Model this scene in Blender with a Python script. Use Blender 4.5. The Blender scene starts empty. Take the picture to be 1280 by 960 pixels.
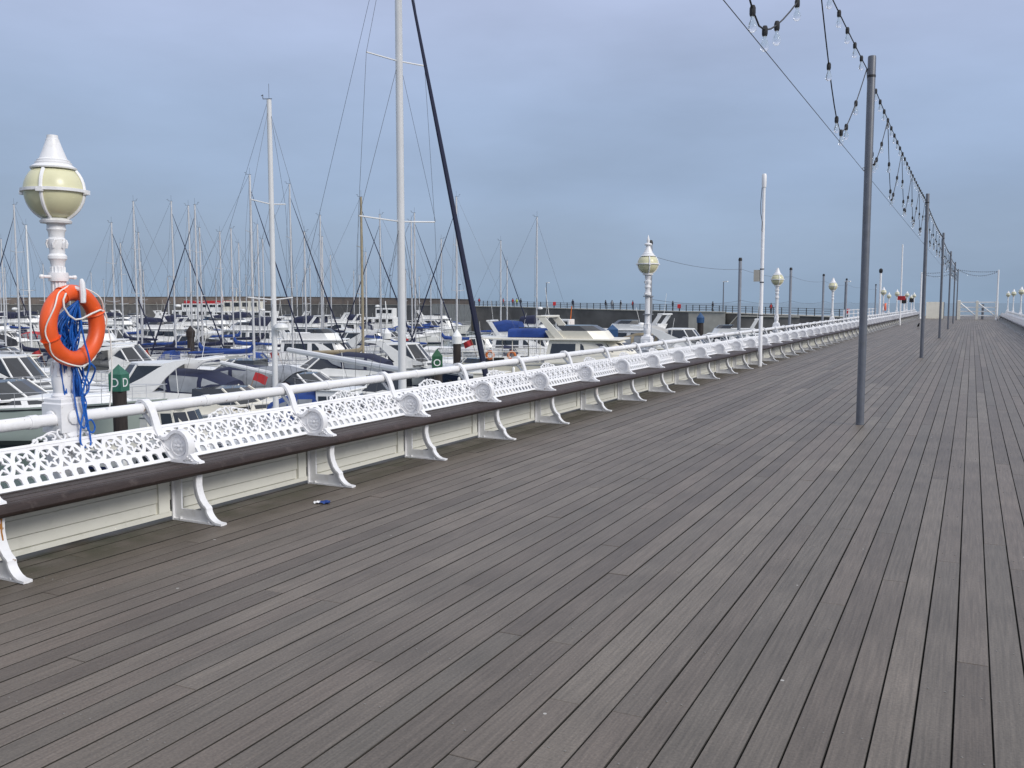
import bpy, bmesh, math, random
from mathutils import Vector, Matrix
R = math.radians
rnd = random.Random(7)
scene = bpy.context.scene

# ------------------------------------------------------------------ camera, sky, sun, exposure
YAW, PITCH, EYE = 26.496, 5.048, 1.65
cam_data = bpy.data.cameras.new('camera')
cam_data.sensor_width = 36.0
cam_data.lens = 36.0 * 1149.0 / 1280.0
cam_data.clip_start, cam_data.clip_end = 0.05, 60000
camera = bpy.data.objects.new('camera', cam_data)
scene.collection.objects.link(camera)
camera.location = (0, 0, EYE)
camera.rotation_euler = (R(90 - PITCH), 0, R(YAW))
scene.camera = camera

SUN_EL, SUN_AZ = 32.0, 104.0          # azimuth clockwise from +Y (the way the pier runs)
world = bpy.data.worlds.new('World'); scene.world = world; world.use_nodes = True
def build_world():
    nt = world.node_tree; nt.nodes.clear(); N = nt.nodes.new; K = nt.links.new
    out = N('ShaderNodeOutputWorld'); bg = N('ShaderNodeBackground'); K(bg.outputs[0], out.inputs[0])
    sky = N('ShaderNodeTexSky'); sky.sky_type = 'NISHITA'; sky.sun_disc = False
    sky.sun_elevation = R(SUN_EL); sky.sun_rotation = R(SUN_AZ); sky.air_density = 1.6; sky.dust_density = 2.5
    tc = N('ShaderNodeTexCoord'); sep = N('ShaderNodeSeparateXYZ'); K(tc.outputs['Generated'], sep.inputs[0])
    # an overcast deck of cloud: brighter overhead, bluer and dimmer towards the horizon
    ramp = N('ShaderNodeValToRGB'); K(sep.outputs['Z'], ramp.inputs[0])
    e = ramp.color_ramp.elements
    e[0].position = 0.0; e[0].color = (2.1, 2.9, 4.0, 1)
    e[1].position = 1.0; e[1].color = (7.6, 7.8, 8.4, 1)
    for p, c in ((0.04, (2.03, 2.78, 3.95, 1)), (0.12, (2.12, 2.85, 4.25, 1)), (0.2, (2.5, 3.2, 4.7, 1)), (0.32, (3.3, 3.78, 5.35, 1)), (0.6, (6.0, 6.2, 7.1, 1))):
        n = e.new(p); n.color = c
    mp = N('ShaderNodeMapping'); mp.inputs['Scale'].default_value = (1.0, 1.0, 3.2); mp.inputs['Rotation'].default_value = (0.1, 0.05, 0.5)
    mp.inputs['Location'].default_value = (0.35, 0.2, 0.1)
    K(tc.outputs['Generated'], mp.inputs[0])
    noi = N('ShaderNodeTexNoise'); noi.inputs['Scale'].default_value = 2.1; noi.inputs['Detail'].default_value = 7; noi.inputs['Roughness'].default_value = 0.52
    K(mp.outputs[0], noi.inputs['Vector'])
    mr = N('ShaderNodeMapRange'); mr.inputs[1].default_value = 0.3; mr.inputs[2].default_value = 0.7; mr.inputs[3].default_value = 0.85; mr.inputs[4].default_value = 1.16
    K(noi.outputs['Fac'], mr.inputs[0])
    mul = N('ShaderNodeVectorMath'); mul.operation = 'SCALE'; K(ramp.outputs[0], mul.inputs[0]); K(mr.outputs[0], mul.inputs['Scale'])
    mix = N('ShaderNodeMix'); mix.data_type = 'RGBA'; mix.inputs[0].default_value = 0.9
    K(sky.outputs[0], mix.inputs[6]); K(mul.outputs[0], mix.inputs[7]); K(mix.outputs[2], bg.inputs[0])
    bg.inputs[1].default_value = 0.1
build_world()
sun_data = bpy.data.lights.new('sun', 'SUN'); sun_data.energy = 1.5; sun_data.angle = R(20); sun_data.color = (1.0, 0.97, 0.92)
sun = bpy.data.objects.new('sun', sun_data); scene.collection.objects.link(sun)
sd = Vector((math.sin(R(SUN_AZ)) * math.cos(R(SUN_EL)), math.cos(R(SUN_AZ)) * math.cos(R(SUN_EL)), math.sin(R(SUN_EL))))
sun.rotation_euler = sd.to_track_quat('Z', 'Y').to_euler(); sun.location = (20, -20, 40)
scene.view_settings.view_transform = 'Standard'; scene.view_settings.look = 'None'
scene.view_settings.gamma = 1.0; scene.view_settings.exposure = 0.5; scene.view_settings.use_curve_mapping = False
scene.cycles.max_bounces = 6; scene.cycles.use_denoising = True

# ------------------------------------------------------------------ materials
MATS = {}
def mat(name, col, rough=0.5, metal=0.0, var=0.08, scale=3.0, bump=0.0, bscale=40.0, spec=0.5, stretch=None, dirt=None):
    if name in MATS: return MATS[name]
    m = bpy.data.materials.new(name); m.use_nodes = True; nt = m.node_tree; N = nt.nodes.new; K = nt.links.new
    b = nt.nodes['Principled BSDF']; b.inputs['Roughness'].default_value = rough; b.inputs['Metallic'].default_value = metal
    b.inputs['Specular IOR Level'].default_value = spec
    tc = N('ShaderNodeTexCoord'); vec = tc.outputs['Object']
    if stretch:
        mp = N('ShaderNodeMapping'); mp.inputs['Scale'].default_value = stretch; K(vec, mp.inputs[0]); vec = mp.outputs[0]
    no = N('ShaderNodeTexNoise'); no.inputs['Scale'].default_value = scale; no.inputs['Detail'].default_value = 5; K(vec, no.inputs['Vector'])
    mr = N('ShaderNodeMapRange'); mr.inputs[1].default_value = 0.25; mr.inputs[2].default_value = 0.75
    mr.inputs[3].default_value = 1 - var; mr.inputs[4].default_value = 1 + var; K(no.outputs['Fac'], mr.inputs[0])
    oi = N('ShaderNodeObjectInfo'); mo = N('ShaderNodeMapRange'); mo.inputs[3].default_value = 1 - var * 0.5; mo.inputs[4].default_value = 1 + var * 0.5
    K(oi.outputs['Random'], mo.inputs[0])
    mm = N('ShaderNodeMath'); mm.operation = 'MULTIPLY'; K(mr.outputs[0], mm.inputs[0]); K(mo.outputs[0], mm.inputs[1])
    vm = N('ShaderNodeVectorMath'); vm.operation = 'SCALE'; vm.inputs[0].default_value = col[:3]; K(mm.outputs[0], vm.inputs['Scale'])
    src = vm.outputs[0]
    if dirt:                                  # blotchy stains: (colour, amount, scale)
        n2 = N('ShaderNodeTexNoise'); n2.inputs['Scale'].default_value = dirt[2]; n2.inputs['Detail'].default_value = 7; n2.inputs['Roughness'].default_value = 0.7
        K(tc.outputs['Object'], n2.inputs['Vector'])
        r2 = N('ShaderNodeMapRange'); r2.inputs[1].default_value = 0.55; r2.inputs[2].default_value = 0.78; r2.inputs[4].default_value = dirt[1]; K(n2.outputs['Fac'], r2.inputs[0])
        mx = N('ShaderNodeMix'); mx.data_type = 'RGBA'; mx.inputs[7].default_value = (*dirt[0], 1); K(r2.outputs[0], mx.inputs[0]); K(src, mx.inputs[6]); src = mx.outputs[2]
    K(src, b.inputs['Base Color'])
    if bump:
        n3 = N('ShaderNodeTexNoise'); n3.inputs['Scale'].default_value = bscale; n3.inputs['Detail'].default_value = 3; K(vec, n3.inputs['Vector'])
        bp = N('ShaderNodeBump'); bp.inputs['Strength'].default_value = bump; bp.inputs['Distance'].default_value = 0.01; K(n3.outputs['Fac'], bp.inputs['Height']); K(bp.outputs[0], b.inputs['Normal'])
    MATS[name] = m; return m

def rust_specks(m, sc=22, lo=0.69):
    nt = m.node_tree; N = nt.nodes.new; K = nt.links.new; b = nt.nodes['Principled BSDF']; src = b.inputs['Base Color'].links[0].from_socket
    ge = N('ShaderNodeNewGeometry'); n = N('ShaderNodeTexNoise'); n.inputs['Scale'].default_value = sc; n.inputs['Detail'].default_value = 4; K(ge.outputs['Position'], n.inputs['Vector'])
    r = N('ShaderNodeMapRange'); r.inputs[1].default_value = lo; r.inputs[2].default_value = lo + 0.05; r.inputs[4].default_value = 0.75; K(n.outputs['Fac'], r.inputs[0])
    mx = N('ShaderNodeMix'); mx.data_type = 'RGBA'; mx.inputs[7].default_value = (0.23, 0.13, 0.06, 1); K(r.outputs[0], mx.inputs[0]); K(src, mx.inputs[6]); K(mx.outputs[2], b.inputs['Base Color'])
    return m
IRON = mat('white_iron_paint', (0.78, 0.78, 0.79), 0.38, var=0.05, scale=6, bump=0.25, bscale=30, dirt=((0.42, 0.37, 0.29), 0.35, 9))
rust_specks(IRON)
PANEL = mat('cream_panel_paint', (0.70, 0.69, 0.615), 0.5, var=0.06, scale=4, dirt=((0.26, 0.27, 0.18), 0.35, 5))
SEATW = mat('dark_seat_wood', (0.036, 0.024, 0.021), 0.5, var=0.35, scale=9, bump=0.5, bscale=60, stretch=(4, 0.35, 4), spec=0.3, dirt=((0.13, 0.105, 0.095), 0.6, 11))
POSTM = mat('grey_post_paint', (0.11, 0.12, 0.145), 0.4, var=0.15, scale=12, dirt=((0.16, 0.17, 0.10), 0.35, 14))
GLOBE = mat('cream_globe', (0.63, 0.61, 0.40), 0.3, var=0.08, scale=5, dirt=((0.40, 0.40, 0.24), 0.3, 6))
RING = mat('orange_ring', (0.80, 0.105, 0.018), 0.42, var=0.08, scale=9, dirt=((0.45, 0.05, 0.02), 0.4, 8))
ROPEB = mat('blue_rope', (0.006, 0.10, 0.42), 0.5, var=0.3, scale=60)
ROPEW = mat('white_rope', (0.75, 0.74, 0.70), 0.7, var=0.1, scale=50)
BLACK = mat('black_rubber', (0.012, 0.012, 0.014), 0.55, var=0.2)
WIRE = mat('thin_wire', (0.06, 0.062, 0.07), 0.5)
GEL = mat('white_gelcoat', (0.80, 0.80, 0.785), 0.25, var=0.05, scale=2, dirt=((0.5, 0.47, 0.4), 0.3, 3))
CREAM = mat('cream_gelcoat', (0.73, 0.70, 0.61), 0.3, var=0.05, scale=2, dirt=((0.5, 0.45, 0.36), 0.3, 3))
DECKG = mat('pale_deck', (0.60, 0.60, 0.57), 0.55, var=0.08, scale=5)
TEAK = mat('teak_wood', (0.27, 0.15, 0.075), 0.5, var=0.25, scale=8, stretch=(0.5, 6, 6))
NAVY = mat('navy_canvas', (0.009, 0.013, 0.042), 0.8, var=0.2, scale=4, bump=0.4, bscale=9)
ROYAL = mat('royal_blue_canvas', (0.010, 0.045, 0.21), 0.75, var=0.2, scale=4, bump=0.4, bscale=9)
GREYC = mat('grey_canvas', (0.22, 0.235, 0.26), 0.7, var=0.15, scale=4)
TANC = mat('tan_canvas', (0.30, 0.25, 0.17), 0.75, var=0.15, scale=4)
BLACKC = mat('black_canvas', (0.018, 0.02, 0.026), 0.7, var=0.2, scale=4)
REDC = mat('red_canvas', (0.42, 0.03, 0.035), 0.7, var=0.15, scale=4)
CLEAR = mat('clear_vinyl', (0.20, 0.215, 0.235), 0.12, var=0.2, scale=2, spec=0.7)
GLASS = mat('dark_glass', (0.014, 0.017, 0.021), 0.04, var=0.2, spec=0.9)
ALU = mat('mast_alloy', (0.62, 0.62, 0.63), 0.35, 0.35, var=0.06, scale=2)
ALUW = mat('white_mast_paint', (0.74, 0.74, 0.74), 0.32, var=0.05, scale=2)
TANMAST = mat('varnished_spar', (0.33, 0.28, 0.19), 0.4, var=0.15, scale=3)
STEEL = mat('stainless_tube', (0.55, 0.56, 0.58), 0.3, 0.6, var=0.05)
TIMBER = mat('tarred_timber', (0.028, 0.021, 0.019), 0.75, var=0.4, scale=6, bump=0.6, bscale=14, stretch=(3, 3, 0.4))
GREENP = mat('green_cap_paint', (0.035, 0.15, 0.10), 0.5, var=0.15, scale=8)
GREEND = mat('dark_green_cap_paint', (0.012, 0.085, 0.035), 0.5, var=0.15, scale=8)
BLUEP = mat('blue_cap_paint', (0.02, 0.07, 0.17), 0.5)
PONT = mat('pontoon_boards', (0.26, 0.245, 0.22), 0.75, var=0.25, scale=3, stretch=(0.5, 5, 5))
CONC = mat('breakwater_stone', (0.15, 0.143, 0.135), 0.85, var=0.35, scale=0.35, bump=0.6, bscale=2.5, dirt=((0.07, 0.075, 0.06), 0.6, 0.25))
CONCL = mat('pale_concrete', (0.40, 0.385, 0.34), 0.8, var=0.15, scale=0.8, dirt=((0.2, 0.17, 0.13), 0.6, 0.5))
CONCR = mat('parapet_stone', (0.20, 0.165, 0.14), 0.85, var=0.3, scale=0.3, dirt=((0.11, 0.09, 0.075), 0.5, 0.2))
RAILD = mat('dark_railing_paint', (0.05, 0.055, 0.06), 0.5)
REDP = mat('red_paint', (0.48, 0.025, 0.03), 0.4, var=0.12)
ORANGE = mat('orange_paint', (0.62, 0.16, 0.03), 0.45, var=0.12)
LIME = mat('hi_vis_yellow', (0.50, 0.62, 0.05), 0.6)
SKIN = mat('skin', (0.45, 0.28, 0.2), 0.6)
DARKCL = mat('dark_cloth', (0.03, 0.032, 0.045), 0.8, var=0.3)
RUST = mat('rust', (0.32, 0.14, 0.035), 0.85, var=0.35, scale=4)
WHITEP = mat('white_lettering', (0.8, 0.8, 0.8), 0.5, var=0.02)
NAMEB = mat('name_board_brown', (0.06, 0.018, 0.015), 0.4)
BULB = None
def make_bulb_mat():
    m = bpy.data.materials.new('clear_bulb_glass'); m.use_nodes = True; nt = m.node_tree
    b = nt.nodes['Principled BSDF']; b.inputs['Base Color'].default_value = (0.93, 0.95, 0.96, 1); b.inputs['Roughness'].default_value = 0.03
    b.inputs['Transmission Weight'].default_value = 0.9; b.inputs['IOR'].default_value = 1.15
    return m
BULB = make_bulb_mat()

def hull_mat(name, col, stripe, zs=(0.10, 0.2), under=(0.03, 0.035, 0.045)):
    """paint of a hull: antifouling at and below the waterline, a boot stripe, topsides"""
    if name in MATS: return MATS[name]
    m = bpy.data.materials.new(name); m.use_nodes = True; nt = m.node_tree; N = nt.nodes.new; K = nt.links.new
    b = nt.nodes['Principled BSDF']; b.inputs['Roughness'].default_value = 0.22
    tc = N('ShaderNodeTexCoord'); sp = N('ShaderNodeSeparateXYZ'); K(tc.outputs['Object'], sp.inputs[0])
    def lt(v):
        c = N('ShaderNodeMath'); c.operation = 'LESS_THAN'; c.inputs[1].default_value = v; K(sp.outputs['Z'], c.inputs[0]); return c.outputs[0]
    no = N('ShaderNodeTexNoise'); no.inputs['Scale'].default_value = 1.5; K(tc.outputs['Object'], no.inputs['Vector'])
    mr = N('ShaderNodeMapRange'); mr.inputs[3].default_value = 0.9; mr.inputs[4].default_value = 1.08; K(no.outputs['Fac'], mr.inputs[0])
    v = N('ShaderNodeVectorMath'); v.operation = 'SCALE'; v.inputs[0].default_value = col; K(mr.outputs[0], v.inputs['Scale'])
    a = N('ShaderNodeMix'); a.data_type = 'RGBA'; K(lt(zs[1]), a.inputs[0]); K(v.outputs[0], a.inputs[6]); a.inputs[7].default_value = (*stripe, 1)
    c = N('ShaderNodeMix'); c.data_type = 'RGBA'; K(lt(zs[0]), c.inputs[0]); K(a.outputs[2], c.inputs[6]); c.inputs[7].default_value = (*under, 1)
    K(c.outputs[2], b.inputs['Base Color']); MATS[name] = m; return m
HW = hull_mat('hull_white_navy_stripe', (0.74, 0.74, 0.72), (0.02, 0.03, 0.1))
HW2 = hull_mat('hull_white_red_stripe', (0.74, 0.73, 0.70), (0.3, 0.03, 0.03))
HC = hull_mat('hull_cream', (0.68, 0.65, 0.54), (0.05, 0.1, 0.08))
HG = hull_mat('hull_grey_green', (0.42, 0.475, 0.44), (0.05, 0.06, 0.06), (0.10, 0.28))
HGR = hull_mat('hull_pale_grey', (0.55, 0.57, 0.55), (0.03, 0.05, 0.09))
HN = hull_mat('hull_navy', (0.010, 0.016, 0.055), (0.6, 0.6, 0.58))
HK = hull_mat('hull_black', (0.014, 0.016, 0.018), (0.35, 0.05, 0.03))
HBR = hull_mat('hull_dark_red_brown', (0.10, 0.035, 0.028), (0.5, 0.5, 0.45))
HBL = hull_mat('hull_mid_blue', (0.02, 0.09, 0.2), (0.6, 0.6, 0.6))

# ------------------------------------------------------------------ mesh helpers
class MB:
    def __init__(s): s.v = []; s.f = []
    def add(s, vs, fs):
        o = len(s.v); s.v += [tuple(x) for x in vs]; s.f += [tuple(i + o for i in f) for f in fs]; return s
    def box(s, x0, x1, y0, y1, z0, z1):
        return s.add([(x0,y0,z0),(x1,y0,z0),(x1,y1,z0),(x0,y1,z0),(x0,y0,z1),(x1,y0,z1),(x1,y1,z1),(x0,y1,z1)],
                     [(3,2,1,0),(4,5,6,7),(0,1,5,4),(1,2,6,5),(2,3,7,6),(3,0,4,7)])
    def chbox(s, x0, x1, y0, y1, z0, z1, c=0.004):
        """box with chamfered top edges"""
        return s.add([(x0,y0,z0),(x1,y0,z0),(x1,y1,z0),(x0,y1,z0),(x0,y0,z1-c),(x1,y0,z1-c),(x1,y1,z1-c),(x0,y1,z1-c),
                      (x0+c,y0+c,z1),(x1-c,y0+c,z1),(x1-c,y1-c,z1),(x0+c,y1-c,z1)],
                     [(3,2,1,0),(0,1,5,4),(1,2,6,5),(2,3,7,6),(3,0,4,7),(4,5,9,8),(5,6,10,9),(6,7,11,10),(7,4,8,11),(8,9,10,11)])
    def tube(s, path, r, n=8, closed=False, cap=True, flat=1.0):
        P = [Vector(p) for p in path]; m = len(P)
        rr = r if isinstance(r, (list, tuple)) else [r] * m
        up = Vector((0, 0, 1)); vs = []
        prev = None
        for i, p in enumerate(P):
            if closed: t = P[(i + 1) % m] - P[i - 1]
            else: t = P[min(i + 1, m - 1)] - P[max(i - 1, 0)]
            if t.length < 1e-9: t = Vector((0, 0, 1))
            t.normalize()
            if prev is None:
                a = t.cross(up)
                if a.length < 0.05: a = t.cross(Vector((1, 0, 0)))
            else: a = prev - t * prev.dot(t)
            if a.length < 1e-6: a = t.cross(Vector((0.3, 1, 0.2)))
            a.normalize(); prev = a; b = t.cross(a)
            for k in range(n):
                an = 2 * math.pi * k / n
                vs.append(p + (a * math.cos(an) + b * math.sin(an) * flat) * rr[i])
        fs = []
        for i in range(m if closed else m - 1):
            j = (i + 1) % m
            for k in range(n):
                fs.append((i * n + k, i * n + (k + 1) % n, j * n + (k + 1) % n, j * n + k))
        if cap and not closed:
            fs.append(tuple(range(n))[::-1]); fs.append(tuple((m - 1) * n + k for k in range(n)))
        return s.add(vs, fs)
    def lathe(s, prof, n=20, c=(0, 0, 0), ph=0.0):
        vs = []; m = len(prof)
        for r, z in prof:
            for k in range(n):
                a = 2 * math.pi * k / n + ph; vs.append((c[0] + r * math.cos(a), c[1] + r * math.sin(a), c[2] + z))
        fs = [(i * n + k, i * n + (k + 1) % n, (i + 1) * n + (k + 1) % n, (i + 1) * n + k) for i in range(m - 1) for k in range(n)]
        fs.append(tuple(range(n))[::-1]); fs.append(tuple((m - 1) * n + k for k in range(n)))
        return s.add(vs, fs)
    def prism(s, poly, a0, a1, axis='y'):
        """poly in the plane normal to axis, extruded from a0 to a1"""
        n = len(poly)
        def P(u, v, a): return (u, a, v) if axis == 'y' else ((a, u, v) if axis == 'x' else (u, v, a))
        vs = [P(u, v, a0) for u, v in poly] + [P(u, v, a1) for u, v in poly]
        fs = [tuple(range(n)), tuple(range(n, 2 * n))[::-1]] + [(i, n + i, n + (i + 1) % n, (i + 1) % n) for i in range(n)]
        return s.add(vs, fs)
    def strip(s, path, w, th, axis='y', c=0.0):
        """flat bar: path in XZ, w wide along y, th thick"""
        P = [Vector((p[0], 0, p[1])) for p in path]; m = len(P); vs = []
        for i, p in enumerate(P):
            t = (P[min(i + 1, m - 1)] - P[max(i - 1, 0)]).normalized(); nn = Vector((-t.z, 0, t.x))
            for dy, dn in ((-w/2, -th/2), (w/2, -th/2), (w/2, th/2), (-w/2, th/2)):
                q = p + nn * dn; vs.append((q.x, c + dy, q.z))
        fs = [(i*4+k, i*4+(k+1) % 4, i*4+4+(k+1) % 4, i*4+4+k) for i in range(m - 1) for k in range(4)]
        fs += [(3, 2, 1, 0), tuple((m-1)*4+k for k in range(4))]
        return s.add(vs, fs)
    def mesh(s, name, smooth=False, angle=40):
        me = bpy.data.meshes.new(name); me.from_pydata(s.v, [], s.f); me.update(); me.validate()
        bm = bmesh.new(); bm.from_mesh(me); bmesh.ops.recalc_face_normals(bm, faces=bm.faces); bm.to_mesh(me); bm.free()
        if smooth:
            for p in me.polygons: p.use_smooth = True
            me.set_sharp_from_angle(angle=R(angle))
        return me
    def build(s, name, m, parent=None, smooth=False, loc=None, angle=40):
        return link(name, s.mesh(name, smooth, angle), m, parent, loc)
def link(name, me, m=None, parent=None, loc=None, rz=None):
    o = bpy.data.objects.new(name, me); scene.collection.objects.link(o)
    if m is not None and me is not None and not len(me.materials): me.materials.append(m)
    if parent is not None: o.parent = parent
    if loc is not None: o.location = loc
    if rz is not None: o.rotation_euler.z = rz
    return o
def tag(o, label=None, cat=None, group=None, kind=None):
    if label: o['label'] = label
    if cat: o['category'] = cat
    if group: o['group'] = group
    if kind: o['kind'] = kind
    return o
def thing(name, label, cat, loc=(0, 0, 0), rz=0.0, group=None):
    return tag(link(name, None, None, None, loc, rz), label, cat, group)
def copy_tree(o, parent=None):
    c = o.copy(); scene.collection.objects.link(c); c.parent = parent
    for ch in o.children: copy_tree(ch, c)
    return c
def text_mesh(body, size, name='letter'):
    cu = bpy.data.curves.new(name, 'FONT'); cu.body = body; cu.size = size; cu.align_x = 'CENTER'; cu.align_y = 'CENTER'; cu.extrude = 0.004
    o = bpy.data.objects.new(name, cu); scene.collection.objects.link(o)
    dg = bpy.context.evaluated_depsgraph_get(); me = bpy.data.meshes.new_from_object(o.evaluated_get(dg))
    bpy.data.objects.remove(o); return me
def filled_curve(loops, th, name):
    """flat plate with holes: 2-D loops (first outer), extruded by th either side"""
    cu = bpy.data.curves.new(name, 'CURVE'); cu.dimensions = '2D'; cu.fill_mode = 'BOTH'; cu.extrude = th
    for lp in loops:
        sp = cu.splines.new('POLY'); sp.points.add(len(lp) - 1); sp.use_cyclic_u = True
        for i, (x, y) in enumerate(lp): sp.points[i].co = (x, y, 0, 1)
    o = bpy.data.objects.new(name, cu); scene.collection.objects.link(o)
    dg = bpy.context.evaluated_depsgraph_get(); me = bpy.data.meshes.new_from_object(o.evaluated_get(dg))
    bpy.data.objects.remove(o); return me
# camera model, used only to choose what is near enough for detail and to read real places off the view
cy_, sy_ = math.cos(R(YAW)), math.sin(R(YAW)); cp_, sp_ = math.cos(R(PITCH)), math.sin(R(PITCH)); FPX = 1149.0
def project(p):
    x, y, z = p[0], p[1], p[2] - EYE
    rx = x * cy_ + y * sy_; fw = -x * sy_ + y * cy_
    f2 = fw * cp_ - z * sp_; u2 = fw * sp_ + z * cp_
    if f2 < 0.05: return None
    return 640 + FPX * rx / f2, 480 - FPX * u2 / f2, f2
def sight(px, py):
    a, b, c = px - 640, 480 - py, FPX
    up = b * cp_ - c * sp_; fw = b * sp_ + c * cp_
    return Vector((a * cy_ - fw * sy_, a * sy_ + fw * cy_, up))
def at_depth(px, d, z=0.0):
    """ground place under image column px (at the horizon) at depth d"""
    s = sight(px, 378.5); s *= d / (FPX / cp_); return Vector((s.x, s.y, z))
WATER = -4.35
def on_water(px, py):
    s = sight(px, py); t = (WATER - EYE) / s.z; return Vector((s.x * t, s.y * t, WATER))

# ------------------------------------------------------------------ sea
def water_mat():
    m = bpy.data.materials.new('harbour_water'); m.use_nodes = True; nt = m.node_tree; N = nt.nodes.new; K = nt.links.new
    b = nt.nodes['Principled BSDF']; b.inputs['Base Color'].default_value = (0.045, 0.075, 0.068, 1); b.inputs['Roughness'].default_value = 0.12
    b.inputs['IOR'].default_value = 1.33
    tc = N('ShaderNodeTexCoord'); h = None
    for sc, st in ((0.5, 0.22), (2.2, 0.2), (7.0, 0.12)):
        n = N('ShaderNodeTexNoise'); n.inputs['Scale'].default_value = sc; n.inputs['Detail'].default_value = 3; K(tc.outputs['Object'], n.inputs['Vector'])
        bp = N('ShaderNodeBump'); bp.inputs['Strength'].default_value = st; bp.inputs['Distance'].default_value = 0.12; K(n.outputs['Fac'], bp.inputs['Height'])
        if h: K(h, bp.inputs['Normal'])
        h = bp.outputs[0]
    K(h, b.inputs['Normal']); return m
sea = MB().add([(-30000, -30000, 0), (30000, -30000, 0), (30000, 30000, 0), (-30000, 30000, 0)], [(0, 1, 2, 3)]).build('sea', water_mat(), None, loc=(0, 0, WATER))
tag(sea, kind='structure')

# ------------------------------------------------------------------ pier deck and planks
def plank_mat():
    m = bpy.data.materials.new('weathered_planks'); m.use_nodes = True; nt = m.node_tree; N = nt.nodes.new; K = nt.links.new
    b = nt.nodes['Principled BSDF']; b.inputs['Roughness'].default_value = 0.52; b.inputs['Specular IOR Level'].default_value = 0.4
    ge = N('ShaderNodeNewGeometry'); oi = N('ShaderNodeObjectInfo')
    ad = N('ShaderNodeMath'); ad.operation = 'ADD'; K(oi.outputs['Random'], ad.inputs[0]); K(ge.outputs['Random Per Island'], ad.inputs[1])
    fr = N('ShaderNodeMath'); fr.operation = 'FRACT'; K(ad.outputs[0], fr.inputs[0])
    # grain offset per plank
    mp = N('ShaderNodeMapping'); mp.inputs['Scale'].default_value = (34, 1.1, 34); K(ge.outputs['Position'], mp.inputs[0])
    cb = N('ShaderNodeCombineXYZ'); m9 = N('ShaderNodeMath'); m9.operation = 'MULTIPLY'; m9.inputs[1].default_value = 37; K(fr.outputs[0], m9.inputs[0]); K(m9.outputs[0], cb.inputs[1]); K(cb.outputs[0], mp.inputs['Location'])
    g = N('ShaderNodeTexNoise'); g.inputs['Scale'].default_value = 2.2; g.inputs['Detail'].default_value = 6; g.inputs['Roughness'].default_value = 0.6; K(mp.outputs[0], g.inputs['Vector'])
    f = N('ShaderNodeTexNoise'); f.inputs['Scale'].default_value = 1.6; f.inputs['Detail'].default_value = 4; K(ge.outputs['Position'], f.inputs['Vector'])
    fi = N('ShaderNodeTexNoise'); fi.inputs['Scale'].default_value = 90; fi.inputs['Detail'].default_value = 2; K(ge.outputs['Position'], fi.inputs['Vector'])
    ramp = N('ShaderNodeValToRGB'); K(fr.outputs[0], ramp.inputs[0]); e = ramp.color_ramp.elements
    e[0].color = (0.108, 0.090, 0.074, 1); e[1].color = (0.168, 0.145, 0.119, 1)
    for p, c in ((0.3, (0.145, 0.122, 0.100, 1)), (0.55, (0.126, 0.110, 0.091, 1)), (0.8, (0.150, 0.124, 0.102, 1))):
        n = e.new(p); n.color = c
    def rng(src, a, c, lo=0.3, hi=0.7):
        r = N('ShaderNodeMapRange'); r.inputs[1].default_value = lo; r.inputs[2].default_value = hi; r.inputs[3].default_value = a; r.inputs[4].default_value = c; K(src, r.inputs[0]); return r.outputs[0]
    def mult(a, c):
        q = N('ShaderNodeMath'); q.operation = 'MULTIPLY'; K(a, q.inputs[0]); K(c, q.inputs[1]); return q.outputs[0]
    k = mult(mult(rng(g.outputs['Fac'], 0.74, 1.2), rng(f.outputs['Fac'], 0.82, 1.06)), rng(fi.outputs['Fac'], 0.8, 1.16))
    v = N('ShaderNodeVectorMath'); v.operation = 'SCALE'; K(ramp.outputs[0], v.inputs[0]); K(k, v.inputs['Scale'])
    # green algae along the damp foot of the left-hand bench
    sp = N('ShaderNodeSeparateXYZ'); K(ge.outputs['Position'], sp.inputs[0])
    al = N('ShaderNodeMapRange'); al.inputs[1].default_value = -4.75; al.inputs[2].default_value = -5.25; K(sp.outputs['X'], al.inputs[0])
    n4 = N('ShaderNodeTexNoise'); n4.inputs['Scale'].default_value = 3.5; n4.inputs['Detail'].default_value = 6; K(ge.outputs['Position'], n4.inputs['Vector'])
    aa = mult(al.outputs[0], rng(n4.outputs['Fac'], 0.0, 0.95, 0.35, 0.62))
    mx = N('ShaderNodeMix'); mx.data_type = 'RGBA'; K(aa, mx.inputs[0]); K(v.outputs[0], mx.inputs[6]); mx.inputs[7].default_value = (0.052, 0.05, 0.026, 1)
    # gull droppings and pale specks
    vo = N('ShaderNodeTexVoronoi'); vo.inputs['Scale'].default_value = 2.3; K(ge.outputs['Position'], vo.inputs['Vector'])
    sk = N('ShaderNodeMath'); sk.operation = 'LESS_THAN'; sk.inputs[1].default_value = 0.02; K(vo.outputs['Distance'], sk.inputs[0])
    mx2 = N('ShaderNodeMix'); mx2.data_type = 'RGBA'; K(sk.outputs[0], mx2.inputs[0]); K(mx.outputs[2], mx2.inputs[6]); mx2.inputs[7].default_value = (0.42, 0.41, 0.38, 1)
    K(mx2.outputs[2], b.inputs['Base Color'])
    bp = N('ShaderNodeBump'); bp.inputs['Strength'].default_value = 0.5; bp.inputs['Distance'].default_value = 0.004; K(g.outputs['Fac'], bp.inputs['Height']); K(bp.outputs[0], b.inputs['Normal'])
    return m
PLANK = plank_mat()
GRIME = mat('joint_grime', (0.022, 0.019, 0.014), 0.9, var=0.4, scale=7)
DECK_L, DECK_R, DECK_END = -6.35, 3.7, 128.0
sub = MB().box(DECK_L, DECK_R, -8, DECK_END, -0.75, -0.052)
deck = sub.build('pier_deck', mat('dark_joists', (0.018, 0.016, 0.014), 0.9, var=0.3), None)
tag(deck, kind='structure')
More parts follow.
